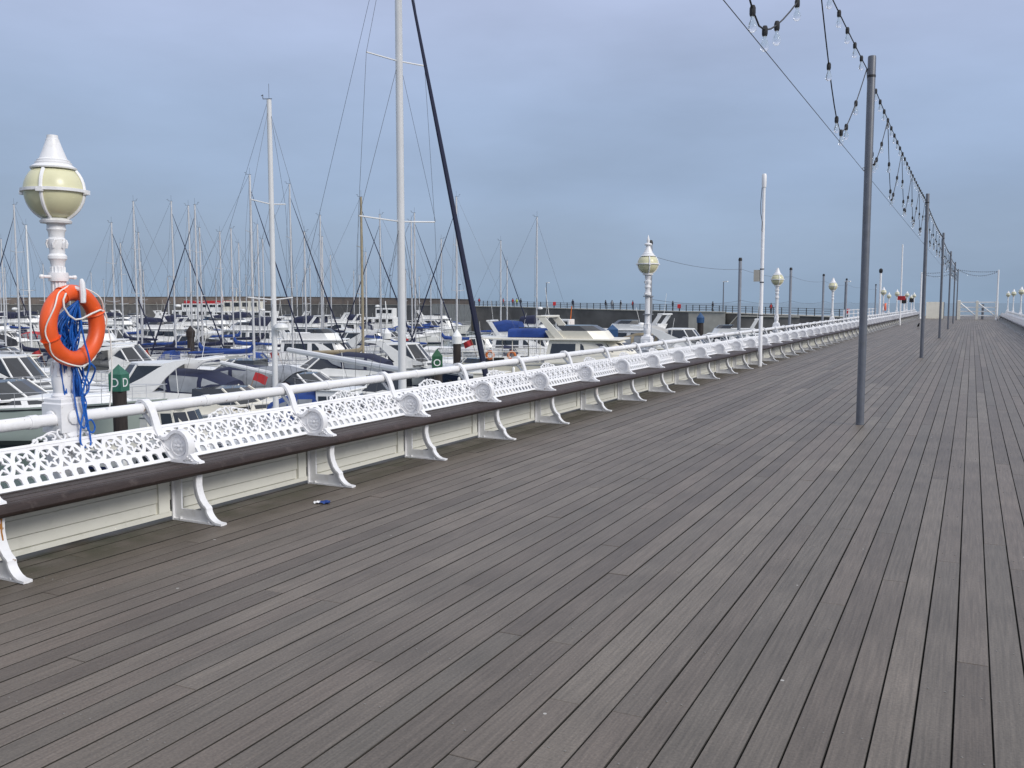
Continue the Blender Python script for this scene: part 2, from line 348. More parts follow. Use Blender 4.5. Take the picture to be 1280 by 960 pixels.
def grimy(o):
    o.data.materials.append(GRIME); n = len(o.data.polygons)
    o.data.polygons.foreach_set('material_index', [1 if i % 10 in (2, 4, 6, 8) else 0 for i in range(n)])
def planks():
    pitch, gap, th = 0.138, 0.005, 0.045
    cells = []; x = DECK_L
    row = 0
    JOIST = 0.6
    while x < DECK_R - 0.01:
        y = -8 + rnd.choice(range(0, 8)) * JOIST - 4.8
        while y < DECK_END:
            L = rnd.choice((7, 8, 9, 10, 11, 12)) * JOIST
            y0, y1 = max(y, -8), min(y + L, DECK_END)
            if y1 - y0 > 0.2: cells.append((x + gap / 2, min(x + pitch - gap / 2, DECK_R), y0 + 0.0015, y1 - 0.0015))
            y += L
        x += pitch; row += 1
    def area(c):
        pts = []
        for yy in (c[2], (c[2] + c[3]) / 2, c[3]):
            for xx in (c[0], c[1]):
                q = project((xx, max(yy, 2.2), 0))
                if q and -60 < q[0] < 1340 and -60 < q[1] < 1060: pts.append(q)
        if not pts or c[0] < -5.4: return 0
        w = (c[1] - c[0]); d = sum(q[2] for q in pts) / len(pts)
        return (c[1] - c[0]) * (c[3] - c[2]) / d ** 3 * (len(pts) / 6.0)
    cells.sort(key=area, reverse=True)
    rest = MB()
    for i, c in enumerate(cells):
        dz = rnd.uniform(-0.0022, 0.0015)
        if i < 300:
            cx, cyy = (c[0] + c[1]) / 2, (c[2] + c[3]) / 2; hx, hy = (c[1] - c[0]) / 2, (c[3] - c[2]) / 2
            o = MB().chbox(-hx, hx, -hy, hy, -th, dz, 0.0022).build('plank', PLANK, deck, loc=(cx, cyy, 0)); grimy(o)
            o.rotation_euler.z = rnd.uniform(-1, 1) * 0.0004
        else: rest.chbox(c[0], c[1], c[2], c[3], -th, dz, 0.0022)
    ro_ = rest.build('plank', PLANK, deck); grimy(ro_); tag(ro_, kind='stuff')
    # nail heads over the joists, near the camera
    nails = MB()
    y = 0.0
    while y < 14:
        for x in [DECK_L + pitch * k for k in range(9, int((DECK_R - DECK_L) / pitch))]:
            if rnd.random() < 0.4:
                for s in (0.035, pitch - 0.035): nails.lathe([(0.0045, -0.002), (0.004, 0.0022)], 6, (x + s + rnd.uniform(-.004, .004), y + rnd.uniform(-.02, .02), 0))
        y += 0.6
    tag(nails.build('nail_heads', mat('dull_nail', (0.2, 0.19, 0.175), 0.5, 0.1), deck), kind='stuff')
planks()

# ------------------------------------------------------------------ cast-iron benches
def foot_x(y): return -4.82 - 0.10 * math.exp(-(y - 3.5) / 9.0)
BAY_Y = [3.49, 5.065, 6.655, 8.255, 9.875, 11.51, 13.155, 14.81, 16.475, 18.15, 19.83, 21.53, 23.23, 24.92, 26.61, 28.29]
while BAY_Y[-1] < 112: BAY_Y.append(BAY_Y[-1] + 1.682)
BAY_Y = [BAY_Y[0] - 1.57 * k for k in (3, 2, 1)] + BAY_Y
# local frame of one bay: x towards the deck (0 at the foot tip), y along the pier (bay runs 0..1 bay length), z up
BAYL = 1.66
def backrest_mesh():
    W, Hh = BAYL - 0.012, 0.305
    loops = [[(0.006, 0), (W, 0), (W, Hh), (0.006, Hh)]]
    n = 9; p = W / n
    for i in range(n):
        cx, cyy, r = 0.006 + p * (i + 0.5), 0.187, 0.071
        st = []
        for k in range(12):
            a = math.pi * k / 6 + math.pi / 6; q = 0.044 if k % 2 == 0 else 0.024
            st.append((cx + q * math.sin(a), cyy + q * math.cos(a)))
        loops.append(st)
        for k in range(6):
            a = math.pi * k / 3
            pts = []
            for da in (-0.43, -0.15, 0.15, 0.43): pts.append((cx + 0.072 * math.sin(a + da), cyy + 0.072 * math.cos(a + da)))
            pts.append((cx + 0.041 * math.sin(a), cyy + 0.041 * math.cos(a)))
            loops.append(pts)
        bx = 0.006 + p * (i + 1)
        if i < n - 1:
            loops.append([(bx - 0.026, cyy + 0.084), (bx + 0.026, cyy + 0.084), (bx, cyy + 0.04)])
            loops.append([(bx - 0.024, cyy - 0.08), (bx, cyy - 0.04), (bx + 0.024, cyy - 0.08)])
    m = 17; q = W / m
    for i in range(m):
        x0 = 0.006 + q * i + 0.021; x1 = 0.006 + q * (i + 1) - 0.021
        loops.append([(x0, 0.026), (x1, 0.026), (x1, 0.064), (x1 - 0.012, 0.08), (x0 + 0.012, 0.08), (x0, 0.064)])
    return filled_curve(loops, 0.007, 'backrest')
def spiral(c, r0, r1, a0, a1, n=14):
    return [(c[0] + (r0 + (r1 - r0) * k / n) * math.cos(a0 + (a1 - a0) * k / n), c[1] + (r0 + (r1 - r0) * k / n) * math.sin(a0 + (a1 - a0) * k / n)) for k in range(n + 1)]
def crest_mesh():
    mb = MB(); r = 0.0075
    def put(pts, rr=r): mb.tube([(x, y, 0) for x, y in pts], rr, 6)
    put([(0.026 * math.cos(t / 16 * 2 * math.pi), 0.045 + 0.04 * math.sin(t / 16 * 2 * math.pi)) for t in range(17)])
    for s in (-1, 1):
        for path in (spiral((0.075, 0.035), 0.012, 0.034, 5.5, 0.6), spiral((0.145, 0.025), 0.008, 0.026, 5.8, 0.2), spiral((0.215, 0.018), 0.006, 0.022, 5.6, -0.2)):
            put([(s * x, y) for x, y in path])
        put([(s * x, y) for x, y in ((0.02, 0.0), (0.06, 0.004), (0.12, 0.002), (0.18, 0.0), (0.24, -0.004))])
        put([(s * x, y) for x, y in ((0.03, 0.07), (0.06, 0.078), (0.1, 0.07), (0.14, 0.052), (0.19, 0.043), (0.24, 0.012), (0.262, 0.0))], 0.0065)
    return mb.mesh('crest', True)
def make_bay():
    root = thing('bench', 'white cast-iron bench bay with pierced star backrest and dark wooden seat', 'bench', group='bench bays in the long row along the marina side')
    # support: leg plate with window, front flange
    leg_front = [(-0.235, 0.375), (-0.242, 0.33), (-0.243, 0.28), (-0.230, 0.225), (-0.207, 0.175), (-0.178, 0.14), (-0.158, 0.128), (-0.147, 0.116), (-0.147, 0.1), (-0.138, 0.078), (-0.118, 0.052), (-0.092, 0.03), (-0.055, 0.014), (0.0, 0.01)]
    plate = [(-0.50, 0.0), (-0.50, 0.375)] + leg_front + [(0.0, 0.0)]
    hole = [(-0.42, 0.09), (-0.42, 0.34), (-0.29, 0.34), (-0.292, 0.27), (-0.275, 0.2), (-0.245, 0.14), (-0.215, 0.105), (-0.22, 0.092)]
    me = filled_curve([plate, hole], 0.008, 'leg'); me.transform(Matrix.Rotation(R(90), 4, 'X'))
    leg = link('leg', me, IRON, root)
    fl = MB().strip(leg_front, 0.062, 0.016); fl.box(-0.5, -0.488, -0.03, 0.03, 0.0, 0.37); fl.box(-0.49, -0.03, -0.026, 0.026, 0.0, 0.014)
    fl.build('flange', IRON, leg, True)
    bolt_me = MB().lathe([(0.012, 0.012), (0.011, 0.026), (0.005, 0.03)], 6).mesh('bolt')
    for x in (-0.42, -0.13): link('bolt', bolt_me, IRON, leg, (x, -0.018, 0))
    # scroll arm: S-curve bar running into a volute
    cx, cz, r = -0.425, 0.572, 0.112
    arm = [(-0.85, 0.828), (-0.846, 0.868), (-0.82, 0.895), (-0.785, 0.898), (-0.75, 0.88), (-0.722, 0.848), (-0.70, 0.805), (-0.682, 0.76), (-0.665, 0.71), (-0.645, 0.665), (-0.622, 0.625)]
    vol = [(-0.588, 0.578), (-0.55, 0.53), (-0.51, 0.487), (-0.475, 0.463)]
    circ = [(cx + r * 1.0 * math.cos(a), cz + r * math.sin(a)) for a in [R(-90 + 15 * k) for k in range(0, 15)]]
    tail = [(-0.535, 0.625), (-0.575, 0.62), (-0.605, 0.636)]
    ab = MB().strip(arm + vol + circ + tail, 0.066, 0.024)
    a = ab.build('scroll_arm', IRON, root, True, angle=50)
    disc = MB().prism([(-0.62, 0.622), (-0.585, 0.575), (-0.545, 0.525), (-0.505, 0.482)] + circ[1:] + tail[:2], -0.012, 0.012)
    d = disc.build('volute', IRON, a)
    ro = MB()
    for s in (-1, 1):
        for k in range(8):
            an = 2 * math.pi * k / 8
            pc = (cx + 0.038 * math.cos(an), cz + 0.038 * math.sin(an))
            ro.add([(pc[0] + 0.021 * math.cos(an + u), s * 0.012, pc[1] + 0.021 * math.sin(an + u)) for u in (0, 0.9, 1.9, 3.14, 4.4, 5.4)] + [(pc[0], s * 0.025, pc[1])], [(i, (i + 1) % 6, 6) for i in range(6)])
        ro.add([(cx + 0.016 * math.cos(2 * math.pi * i / 8), s * 0.013, cz + 0.016 * math.sin(2 * math.pi * i / 8)) for i in range(8)] + [(cx, s * 0.036, cz)], [(i, (i + 1) % 8, 8) for i in range(8)])
        ro.tube([(cx + 0.076 * math.cos(2 * math.pi * i / 20), s * 0.013, cz + 0.076 * math.sin(2 * math.pi * i / 20)) for i in range(20)], 0.006, 5, closed=True)
        for t in range(3): ro.tube([(-0.60 + 0.02 * t, s * 0.018, 0.588 - 0.012 * t), (-0.555 + 0.02 * t, s * 0.021, 0.56 - 0.012 * t)], 0.005, 5)
    ro.build('rosette', IRON, a, True)
    claw = MB().prism([(-0.36, 0.452), (-0.335, 0.468), (-0.315, 0.505), (-0.298, 0.52), (-0.282, 0.512), (-0.268, 0.496), (-0.252, 0.482), (-0.23, 0.472), (-0.205, 0.468), (-0.2, 0.453)], -0.028, 0.028)
    for s in (-1, 1):
        for k in range(3): claw.tube([(-0.345 + 0.03 * k, s * 0.03, 0.47), (-0.315 + 0.022 * k, s * 0.032, 0.5 - 0.012 * k)], 0.008, 5)
    claw.box(-0.56, -0.215, -0.034, 0.034, 0.448, 0.462)
    claw.build('claw_foot', IRON, a, True)
    st = MB().tube([(-0.80, 0, 0.80), (-0.74, 0, 0.74), (-0.70, 0, 0.70), (-0.66, 0, 0.62), (-0.62, 0, 0.5)], 0.017, 7)
    st.build('stay', IRON, a, True)
    # seat: back board, middle board and rounded nose board
    seat_z = 0.447
    s1 = MB().chbox(-0.565, -0.375, 0, BAYL, 0.405, seat_z, 0.006).build('seat_board', SEATW, root)
    s2 = MB().chbox(-0.367, -0.264, 0, BAYL, 0.405, seat_z, 0.006).build('seat_board', SEATW, root)
    nose = [(-0.252, 0.378), (-0.252, seat_z - 0.004), (-0.235, seat_z + 0.004), (-0.208, seat_z + 0.005), (-0.182, seat_z - 0.003), (-0.162, seat_z - 0.02), (-0.153, 0.405), (-0.157, 0.392), (-0.172, 0.378), (-0.195, 0.371), (-0.222, 0.374)]
    MB().prism(nose, 0, BAYL).build('seat_nose', SEATW, root, True, angle=35)
    # pierced backrest leaning back
    br = link('backrest', BACK_ME, IRON, root)
    br.matrix_local = Matrix.Translation((-0.50, 0, 0.454)) @ Matrix(((0, -0.60, 0.80, 0), (1, 0, 0, 0), (0, 0.80, 0.60, 0), (0, 0, 0, 1)))
    rim = MB().box(0.004, BAYL - 0.004, 0.289, 0.309, -0.012, 0.012); rim.box(0.004, BAYL - 0.004, -0.004, 0.013, -0.012, 0.012)
    rim.build('rim', IRON, br)
    cr = link('crest', CREST_ME, IRON, br, (BAYL * 0.5, 0.309, 0))
    # handrail length with a joint collar
    rl = MB().tube([(-0.79, -0.003, 0.838), (-0.79, BAYL - 0.006, 0.838)], 0.043, 16).build('handrail', IRON, root, True)
    MB().tube([(-0.79, BAYL * 0.38, 0.838), (-0.79, BAYL * 0.42, 0.838)], 0.049, 16).build('collar', IRON, rl, True)
    # boarded front below the seat
    pn = MB().box(-0.56, -0.525, 0.0, BAYL, 0.03, 0.40).build('back_panel', PANEL, root)
    for z0, z1, x, y0, y1 in ((0.03, 0.066, -0.502, 0.0, BAYL), (0.074, 0.148, -0.508, 0.10, BAYL - 0.17), (0.153, 0.262, -0.513, 0.0, BAYL), (0.267, 0.4, -0.513, 0.0, BAYL)):
        MB().box(-0.525, x, y0 + 0.002, y1 - 0.012, z0, z1).build('board', PANEL, pn)
    MB().box(-0.5255, -0.5145, BAYL - 0.046, BAYL - 0.022, 0.08, 0.36).build('shadow_gap_strip', BLACK, pn)  # solid black strip painting the shade of an open slot between panels
    MB().box(-0.525, -0.497, BAYL - 0.16, BAYL - 0.05, 0.067, 0.399).build('stile', PANEL, pn)
    return root
BACK_ME = backrest_mesh(); CREST_ME = crest_mesh()
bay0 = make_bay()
def place_bays():
    first = True; made = []
    for i in range(len(BAY_Y) - 1):
        o = bay0 if first else copy_tree(bay0); first = False
        y0, y1 = BAY_Y[i], BAY_Y[i + 1]
        xa, xb = foot_x(y0), foot_x(y1)
        o.location = (xa, y0 - 0.02, 0); o.scale = (1, math.hypot(y1 - y0, xb - xa) / BAYL, 1); o.rotation_euler.z = -math.atan2(xb - xa, y1 - y0)
        made.append(o)
    y = 22.0; other = []
    while y < 99.0:
        o = copy_tree(bay0); y += 1.66
        o.location = (2.2, y, 0); o.rotation_euler.z = math.pi
        o['group'] = 'bench bays in the row on the open-sea side'; o['label'] = 'white cast-iron bench bay in the row running up to the timber gate'
        other.append(o)
    # closing bracket at the far end and individual marks
    return made, other
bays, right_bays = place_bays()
ORD = ['first', 'second', 'third', 'fourth', 'fifth', 'sixth', 'seventh', 'eighth', 'ninth']
for i, o in enumerate(bays):
    y = BAY_Y[i]
    for ly, nm in ((4.37, 'lamp with the orange life ring'), (17.67, 'lamp with the spike finial'), (31.3, 'lamp beside the tall white pole')):
        k = int((y - ly) / 1.66)
        if 0 <= y - ly and k < 8: o['label'] = f'white iron star-backed bench bay, {ORD[k]} past the {nm}'
for i, o in enumerate(bays):
    if BAY_Y[i] < 24.3 < BAY_Y[i + 1]: o['label'] = 'white iron star-backed bench bay with the tall white pole rising before it'
    if BAY_Y[i] < 5.9 < BAY_Y[i + 1]: o['label'] = 'white iron star-backed bench bay with a blue wrapper lying before it'
bays[3]['label'] = 'white cast-iron bench bay with rust-streaked leg under the lamp with orange life ring'
rs = MB()
rs.strip([(-0.2285, 0.37), (-0.2345, 0.33), (-0.2345, 0.28), (-0.2235, 0.225), (-0.204, 0.18)], 0.011, 0.003, c=0.006)
rs.strip([(-0.2285, 0.37), (-0.2345, 0.335), (-0.2345, 0.30)], 0.024, 0.002, c=0.002)
rs.build('rust_streak', RUST, bays[3])
rs2 = MB().strip([(-0.2285, 0.37), (-0.2345, 0.33), (-0.2345, 0.28), (-0.228, 0.245)], 0.014, 0.003, c=-0.006)
rs2.build('rust_streak', RUST, bays[9])
bays[9]['label'] = 'white cast-iron bench bay with a rust-streaked leg, mid row beyond the blue wrapper'

# ------------------------------------------------------------------ lamp posts
def lamp(loc, label, finial='blunt', detail=True, group='globe lamp posts along the pier rails'):
    t = thing('lamp_post', label, 'lamp post', loc, 0, group)
    col = MB().box(-0.09, 0.09, -0.09, 0.09, 0.0, 0.7)
    col.lathe([(0.115, 0.70), (0.12, 0.72), (0.105, 0.745)], 20)
    col.chbox(-0.1, 0.1, -0.1, 0.1, 0.745, 0.955, 0.01); col.chbox(-0.09, 0.09, -0.09, 0.09, 0.955, 0.985, 0.008)
    for d in ((1, 0), (-1, 0), (0, 1), (0, -1)):
        vs = []
        for r, k in ((0.052, 0.105), (0.05, 0.117), (0.03, 0.126), (0.0, 0.129)):
            for i in range(12):
                a = 2 * math.pi * i / 12; u = r * math.cos(a); w = 0.85 + r * math.sin(a)
                vs.append((d[0] * k + (u if d[0] == 0 else 0), d[1] * k + (u if d[1] == 0 else 0), w))
        col.add(vs, [(j * 12 + i, j * 12 + (i + 1) % 12, j * 12 + 12 + (i + 1) % 12, j * 12 + 12 + i) for j in range(3) for i in range(12)])
    ped = col.build('pedestal', IRON, t, True, angle=30)
    sh = MB().lathe([(0.075, 0.985), (0.078, 1.0), (0.062, 1.02), (0.066, 1.05), (0.073, 1.09), (0.073, 1.12), (0.062, 1.17), (0.054, 1.22), (0.06, 1.235), (0.05, 1.25),
                     (0.049, 1.3), (0.044, 1.9), (0.05, 1.94), (0.062, 1.955), (0.062, 1.975), (0.05, 1.99), (0.05, 2.02), (0.058, 2.04), (0.06, 2.09), (0.05, 2.1), (0.054, 2.14), (0.063, 2.155), (0.06, 2.175), (0.06, 2.2)], 20)
    if detail:
        for k in range(12):
            a = 2 * math.pi * k / 12
            sh.tube([(0.046 * math.cos(a), 0.046 * math.sin(a), 1.26), (0.042 * math.cos(a), 0.042 * math.sin(a), 1.9)], 0.0085, 5)
            if k % 2 == 0:
                sh.tube([(0.058 * math.cos(a), 0.058 * math.sin(a), 2.03), (0.066 * math.cos(a), 0.066 * math.sin(a), 2.06), (0.062 * math.cos(a + 0.26), 0.062 * math.sin(a + 0.26), 2.085)], 0.008, 5)
                sh.tube([(0.063 * math.cos(a), 0.063 * math.sin(a), 1.14), (0.067 * math.cos(a), 0.067 * math.sin(a), 1.19), (0.058 * math.cos(a + 0.26), 0.066 * math.sin(a + 0.26), 1.245)], [0.016, 0.013, 0.004], 5)
    sp = sh.build('shaft', IRON, t, True, angle=35)
    lb = MB().tube([(0, -0.13, 1.83), (0, 0.13, 1.83)], 0.011, 8); lb.lathe([(0.065, 1.80), (0.068, 1.83), (0.065, 1.86)], 16)
    for s in (-1, 1): lb.lathe([(0.012, -0.014), (0.018, 0), (0.012, 0.014)], 8, (0, s * 0.13, 1.83))
    lb.build('ladder_bar', IRON, sp, True)
    MB().lathe([(0.06, 2.195), (0.1, 2.2), (0.105, 2.215), (0.09, 2.228), (0.075, 2.235)], 24).build('gallery', IRON, t, True)
    gz, gr = 2.42, 0.197
    prof = [(gr * math.sin(R(a)), gz - gr * math.cos(R(a))) for a in range(22, 142, 8)]
    MB().lathe(prof, 32).build('globe', GLOBE, t, True, angle=60)
    ri = MB().lathe([(0.195, gz - 0.012), (0.217, gz - 0.012), (0.217, gz + 0.008), (0.195, gz + 0.012)], 36).build('equator_ring', IRON, t, True, angle=30)
    for k in range(4):
        a = R(28 + 90 * k)
        pts = [((gr + 0.006) * math.sin(R(b)), gz - (gr + 0.006) * math.cos(R(b))) for b in range(24, 140, 9)]
        MB().tube([(q * math.cos(a), q * math.sin(a), z) for q, z in pts], 0.0125, 6).build('rib', IRON, t, True)
        MB().box(-0.016, 0.016, -0.02, 0.02, -0.02, 0.01).build('rib_clip', IRON, ri, loc=((gr + 0.022) * math.cos(a), (gr + 0.022) * math.sin(a), gz - 0.004)).rotation_euler.z = a
    cap = [(0.09, 2.565), (0.148, 2.568), (0.15, 2.578), (0.128, 2.592), (0.117, 2.6), (0.118, 2.612), (0.106, 2.618), (0.107, 2.628), (0.09, 2.638), (0.082, 2.66), (0.066, 2.70), (0.05, 2.745), (0.043, 2.77)]
    if finial == 'blunt': cap += [(0.043, 2.772), (0.038, 2.776), (0.036, 2.8), (0.0, 2.802)]
    else: cap += [(0.05, 2.78), (0.075, 2.79), (0.078, 2.81), (0.06, 2.822), (0.024, 2.835), (0.03, 2.86), (0.034, 2.88), (0.02, 2.92), (0.01, 2.97), (0.0, 2.99)]
    MB().lathe(cap, 28).build('cap', IRON, t, True, angle=35)
    return t
LX = -5.79
lamp1 = lamp((-5.72, 4.37, 0), 'white lamp post with blunt-topped globe and an orange life ring hung on it', 'blunt')
lamp2 = lamp((LX, 17.67, 0), 'white globe lamp post with tall spike finial, first one past the life-ring lamp', 'spike')
bx = MB().box(-0.05, 0.05, 0.06, 0.16, 1.42, 1.78); bx.box(-0.07, 0.07, -0.07, 0.17, 1.77, 1.79); bx.box(-0.07, 0.07, -0.07, 0.17, 1.41, 1.43)
bx.build('cable_box', GREYC, lamp2)
lamp3 = lamp((LX, 31.3, 0), 'white globe lamp post close beside the tall white pole with a box', 'blunt')
first_far = lamp((LX, 44.95, 0), 'white globe lamp post in the receding row on the marina rail', 'blunt', False)
for y in (58.6, 72.25, 85.9, 99.5, 112.0):
    o = copy_tree(first_far); o.location = (LX, y, 0)
    o['label'] = f"white globe lamp on the marina rail, {ORD[int(y / 13.6) - 1]} past the spike-topped lamp"
    if abs(y - 72.25) < 0.1: far_ring_lamp = o; o['label'] = 'distant white globe lamp post carrying a small red life ring'
for k, (px, d) in enumerate(((1111, 88), (1131, 104), (1139, 112))):
    q = at_depth(px, d); o = copy_tree(first_far); o.location = (max(q.x, -9.5), q.y, -0.15); o['label'] = 'small distant globe lamp post on the outer landing past the red sign'; o['group'] = 'lamps on the outer landing'
RX = 3.1
for y in (47.5, 61.0, 74.5, 88.0, 101.0):
    o = copy_tree(first_far); o.location = (RX, y, 0); o['label'] = f"white globe lamp post on the seaward rail, {dict(zip((101.0, 88.0, 74.5, 61.0, 47.5), ORD))[y]} counted back from the timber gate"; o['group'] = 'lamps on the seaward rail'
landing = MB().box(-11.0, DECK_L - 0.01, 80, 126, -0.7, -0.15).build('landing', mat('landing_boards', (0.2, 0.19, 0.18), 0.8, var=0.2), None); tag(landing, kind='structure')

# ------------------------------------------------------------------ life rings and rope
def life_ring(loc, rz, label, rope_big=True, scale=1.0):
    t = thing('life_ring', label, 'life ring', loc, rz)
    # ring lies in the local YZ plane, facing +x
    Rr, r = 0.224, 0.056
    ring = MB().tube([(0, Rr * math.cos(2 * math.pi * k / 48), Rr * math.sin(2 * math.pi * k / 48) * 1.03) for k in range(48)], r, 14, closed=True)
    ring.build('ring', RING, t, True, angle=180)
    # grab line looping round the outside in four swags, tied with bands
    pts = []
    for k in range(65):
        a = 2 * math.pi * k / 64 + 0.4; sw = abs(math.sin(2 * (a - 0.4)))
        rad = Rr + r * (0.95 + 0.08 * sw); x = 0.035 + 0.05 * sw * math.sin(a * 3)
        pts.append((x, rad * math.cos(a), rad * math.sin(a)))
    MB().tube(pts, 0.005, 6).build('grab_line', ROPEW, t, True)
    MB().tube([(0.055, Rr + 0.01, 0.10), (0.066, 0.19, 0.11), (0.072, 0.10, 0.085), (0.075, 0.0, 0.05), (0.074, -0.06, 0.045), (0.07, -0.11, 0.075), (0.068, -0.15, 0.13), (0.066, -0.15, 0.18), (0.062, -0.12, 0.225)], 0.0065, 6).build('grab_line', ROPEW, t, True)
    for a in (0.4, 1.97, 3.54, 5.11):
        c = Vector((0, Rr * math.cos(a), Rr * math.sin(a) * 1.03)); e = Vector((0, math.cos(a), math.sin(a)))
        bd = MB().tube([c + (e * math.cos(u) + Vector((1, 0, 0)) * math.sin(u)) * (r + 0.0005) for u in [2 * math.pi * k / 16 for k in range(16)]], 0.016, 6, closed=True, flat=0.25)
        bd.build('band', RING, t, True)
    hk = MB().tube([(-0.1, 0, 0.235), (0.02, 0, 0.262), (0.085, 0, 0.25), (0.095, 0, 0.2), (0.095, 0, 0.165)], 0.017, 8)
    hk.tube([(0.09, 0, 0.16), (0.094, 0, 0.22), (0.09, 0, 0.3), (0.085, 0, 0.325)], [0.018, 0.021, 0.019, 0.01], 8)
    hk.build('hook', IRON, t, True)
    if rope_big: pass
    return t
RING_LOC = Vector((-5.60, 4.38, 1.49))
ring1 = life_ring(RING_LOC, R(9), 'orange life ring with white grab line hung on the lamp post over the bench')
def rope_tangle():
    t = thing('blue_rope', 'tangled hank of bright blue rope hanging through the orange life ring', 'rope', RING_LOC, R(9))
    r2 = random.Random(11)
    def smooth(ctrl, n=8):
        out = []
        P = [Vector(p) for p in ctrl]
        for i in range(len(P) - 1):
            p0 = P[max(i - 1, 0)]; p1 = P[i]; p2 = P[i + 1]; p3 = P[min(i + 2, len(P) - 1)]
            for k in range(n):
                u = k / n
                out.append(0.5 * ((2 * p1) + (-p0 + p2) * u + (2 * p0 - 5 * p1 + 4 * p2 - p3) * u * u + (-p0 + 3 * p1 - 3 * p2 + p3) * u ** 3))
        out.append(P[-1]); return out
    hook = (0.05, 0.0, 0.175)
    for k in range(22):                      # bunched inside the ring, behind its lower rim
        w = r2.uniform(-0.11, 0.055); lo = r2.uniform(-0.30, -0.12); x = r2.uniform(-0.045, 0.03)
        ctrl = [hook, (x + 0.02, w * 0.5, 0.1), (x, w + r2.uniform(-.05, .05), -0.01), (x - 0.01, w * 0.8 + r2.uniform(-.05, .05), -0.12), (x - 0.02, w * 0.6 + r2.uniform(-.04, .04), lo), (x - 0.02, w * 0.6 + 0.03, lo + 0.03),
                (x - 0.01, w * 0.5 + r2.uniform(-.05, .05), -0.08), (x, w + r2.uniform(-.04, .04), 0.04), hook]
        MB().tube(smooth(ctrl), 0.0055, 5).build('strand', ROPEB, t, True)
    for k in range(16):                      # loops dangling below the ring
        lo = r2.uniform(-0.70, -0.38) - 0.05; y = r2.uniform(-0.04, 0.13); x = r2.uniform(-0.075, -0.06) + 0.0
        ctrl = [(-0.03, y * 0.5, -0.1), (-0.075, y * 0.7 + r2.uniform(-.03, .03), -0.24), (x, y + r2.uniform(-.02, .02), lo * 0.8), (x + r2.uniform(-.02, .02), y, lo), (x, y + 0.035, lo - 0.012), (x, y + 0.055, lo + 0.05), (x, y + 0.02, lo * 0.75), (-0.07, y * 0.7, -0.22), (-0.03, y * 0.4, -0.08)]
        MB().tube(smooth(ctrl), 0.0055, 5).build('strand', ROPEB, t, True)
    for ctrl in (                            # the strands that spill over the front of the ring and hang long
        [hook, (0.07, 0.0, 0.0), (0.075, 0.02, -0.12), (0.09, 0.03, -0.2), (0.085, 0.045, -0.27), (0.05, 0.05, -0.36), (0.03, 0.02, -0.5), (0.03, 0.03, -0.6), (0.03, 0.0, -0.7), (0.04, -0.02, -0.82), (0.05, 0.025, -0.86), (0.05, 0.065, -0.83), (0.04, 0.06, -0.72), (0.03, 0.045, -0.55)],
        [(0.03, 0.045, -0.55), (0.03, 0.05, -0.68), (0.04, 0.06, -0.74), (0.045, 0.095, -0.76), (0.045, 0.115, -0.72), (0.04, 0.09, -0.67), (0.03, 0.05, -0.66), (0.02, 0.03, -0.52), (0.01, 0.02, -0.36), (-0.03, 0.0, -0.2)],
        [(-0.03, 0.03, -0.2), (-0.06, 0.1, -0.3), (-0.05, 0.17, -0.4), (-0.04, 0.16, -0.47), (-0.03, 0.1, -0.49), (-0.03, 0.07, -0.44), (-0.04, 0.12, -0.36), (-0.05, 0.11, -0.26), (-0.04, 0.05, -0.14)],
        [(-0.02, 0.02, -0.25), (-0.02, 0.0, -0.4), (0.0, -0.01, -0.55), (0.02, 0.0, -0.68), (0.03, 0.03, -0.72), (0.03, 0.05, -0.66), (0.01, 0.05, -0.5), (-0.02, 0.04, -0.34)],
        [(0.085, 0.05, -0.26), (0.08, 0.1, -0.3), (0.04, 0.13, -0.35), (0.0, 0.12, -0.42), (-0.02, 0.08, -0.4)]):
        MB().tube(smooth([(a, b, c) for a, b, c in ctrl]), 0.0066, 6).build('strand', ROPEB, t, True)
rope_tangle()
lanyard = MB().tube([RING_LOC + Vector(p) for p in ((0.03, 0.265, -0.02), (0.02, 0.29, -0.12), (0.01, 0.30, -0.3), (0.0, 0.30, -0.45), (-0.03, 0.30, -0.6))], 0.0055, 6).build('lanyard', ROPEW, None, True)
tag(lanyard, 'thin white cord hanging down from the side of the orange life ring', 'cord')
fr_ = life_ring((far_ring_lamp.location.x + 0.16, 72.2, 1.35), 0, 'small red life ring on a distant lamp post by the marina rail')
for k, y in ((0, 47.3),):
    o = life_ring((RX - 0.18, y, 1.25), math.pi, 'red life ring on a lamp post of the seaward rail')

# ------------------------------------------------------------------ festoon posts and lights
POST_Y = [13.2 + 17.05 * k for k in range(-1, 6)]
PX = -1.3
post_proto = thing('festoon_post', 'tall slim grey post in the row carrying the bulb string down the deck', 'post', group='grey posts in the middle of the deck')
MB().lathe([(0.052, -0.04), (0.052, 4.86), (0.047, 4.875), (0.0, 4.876)], 18).build('pole', POSTM, post_proto, True, angle=30)
MB().lathe([(0.056, 0.0), (0.056, 0.02), (0.052, 0.022)], 18).build('deck_collar', POSTM, post_proto, True)
MB().lathe([(0.055, 4.60), (0.055, 4.63)], 14).build('strap', BLACK, post_proto)
MB().tube([(-0.05, 0, 3.4), (-0.07, 0.0, 3.41), (-0.075, 0, 3.43), (-0.06, 0, 3.44), (-0.05, 0, 3.43)], 0.006, 6).build('eye_bolt', STEEL, post_proto)
for k, y in enumerate(POST_Y):
    o = post_proto if k == 0 else copy_tree(post_proto); o.location = (PX, y, 0); o.rotation_euler.z = R(11 * k)
    o['label'] = ['slim grey deck post holding the open end of the bulb string', 'tall slim grey deck post alone on wide planks, bulb cables tied to its top', 'slim grey deck post just past the black bird', 'grey deck post, fourth back from the timber gate', 'grey deck post, third back from the timber gate', 'grey deck post, second back from the timber gate', 'grey deck post closest to the timber gate, bulb strings leaving both sides'][k]
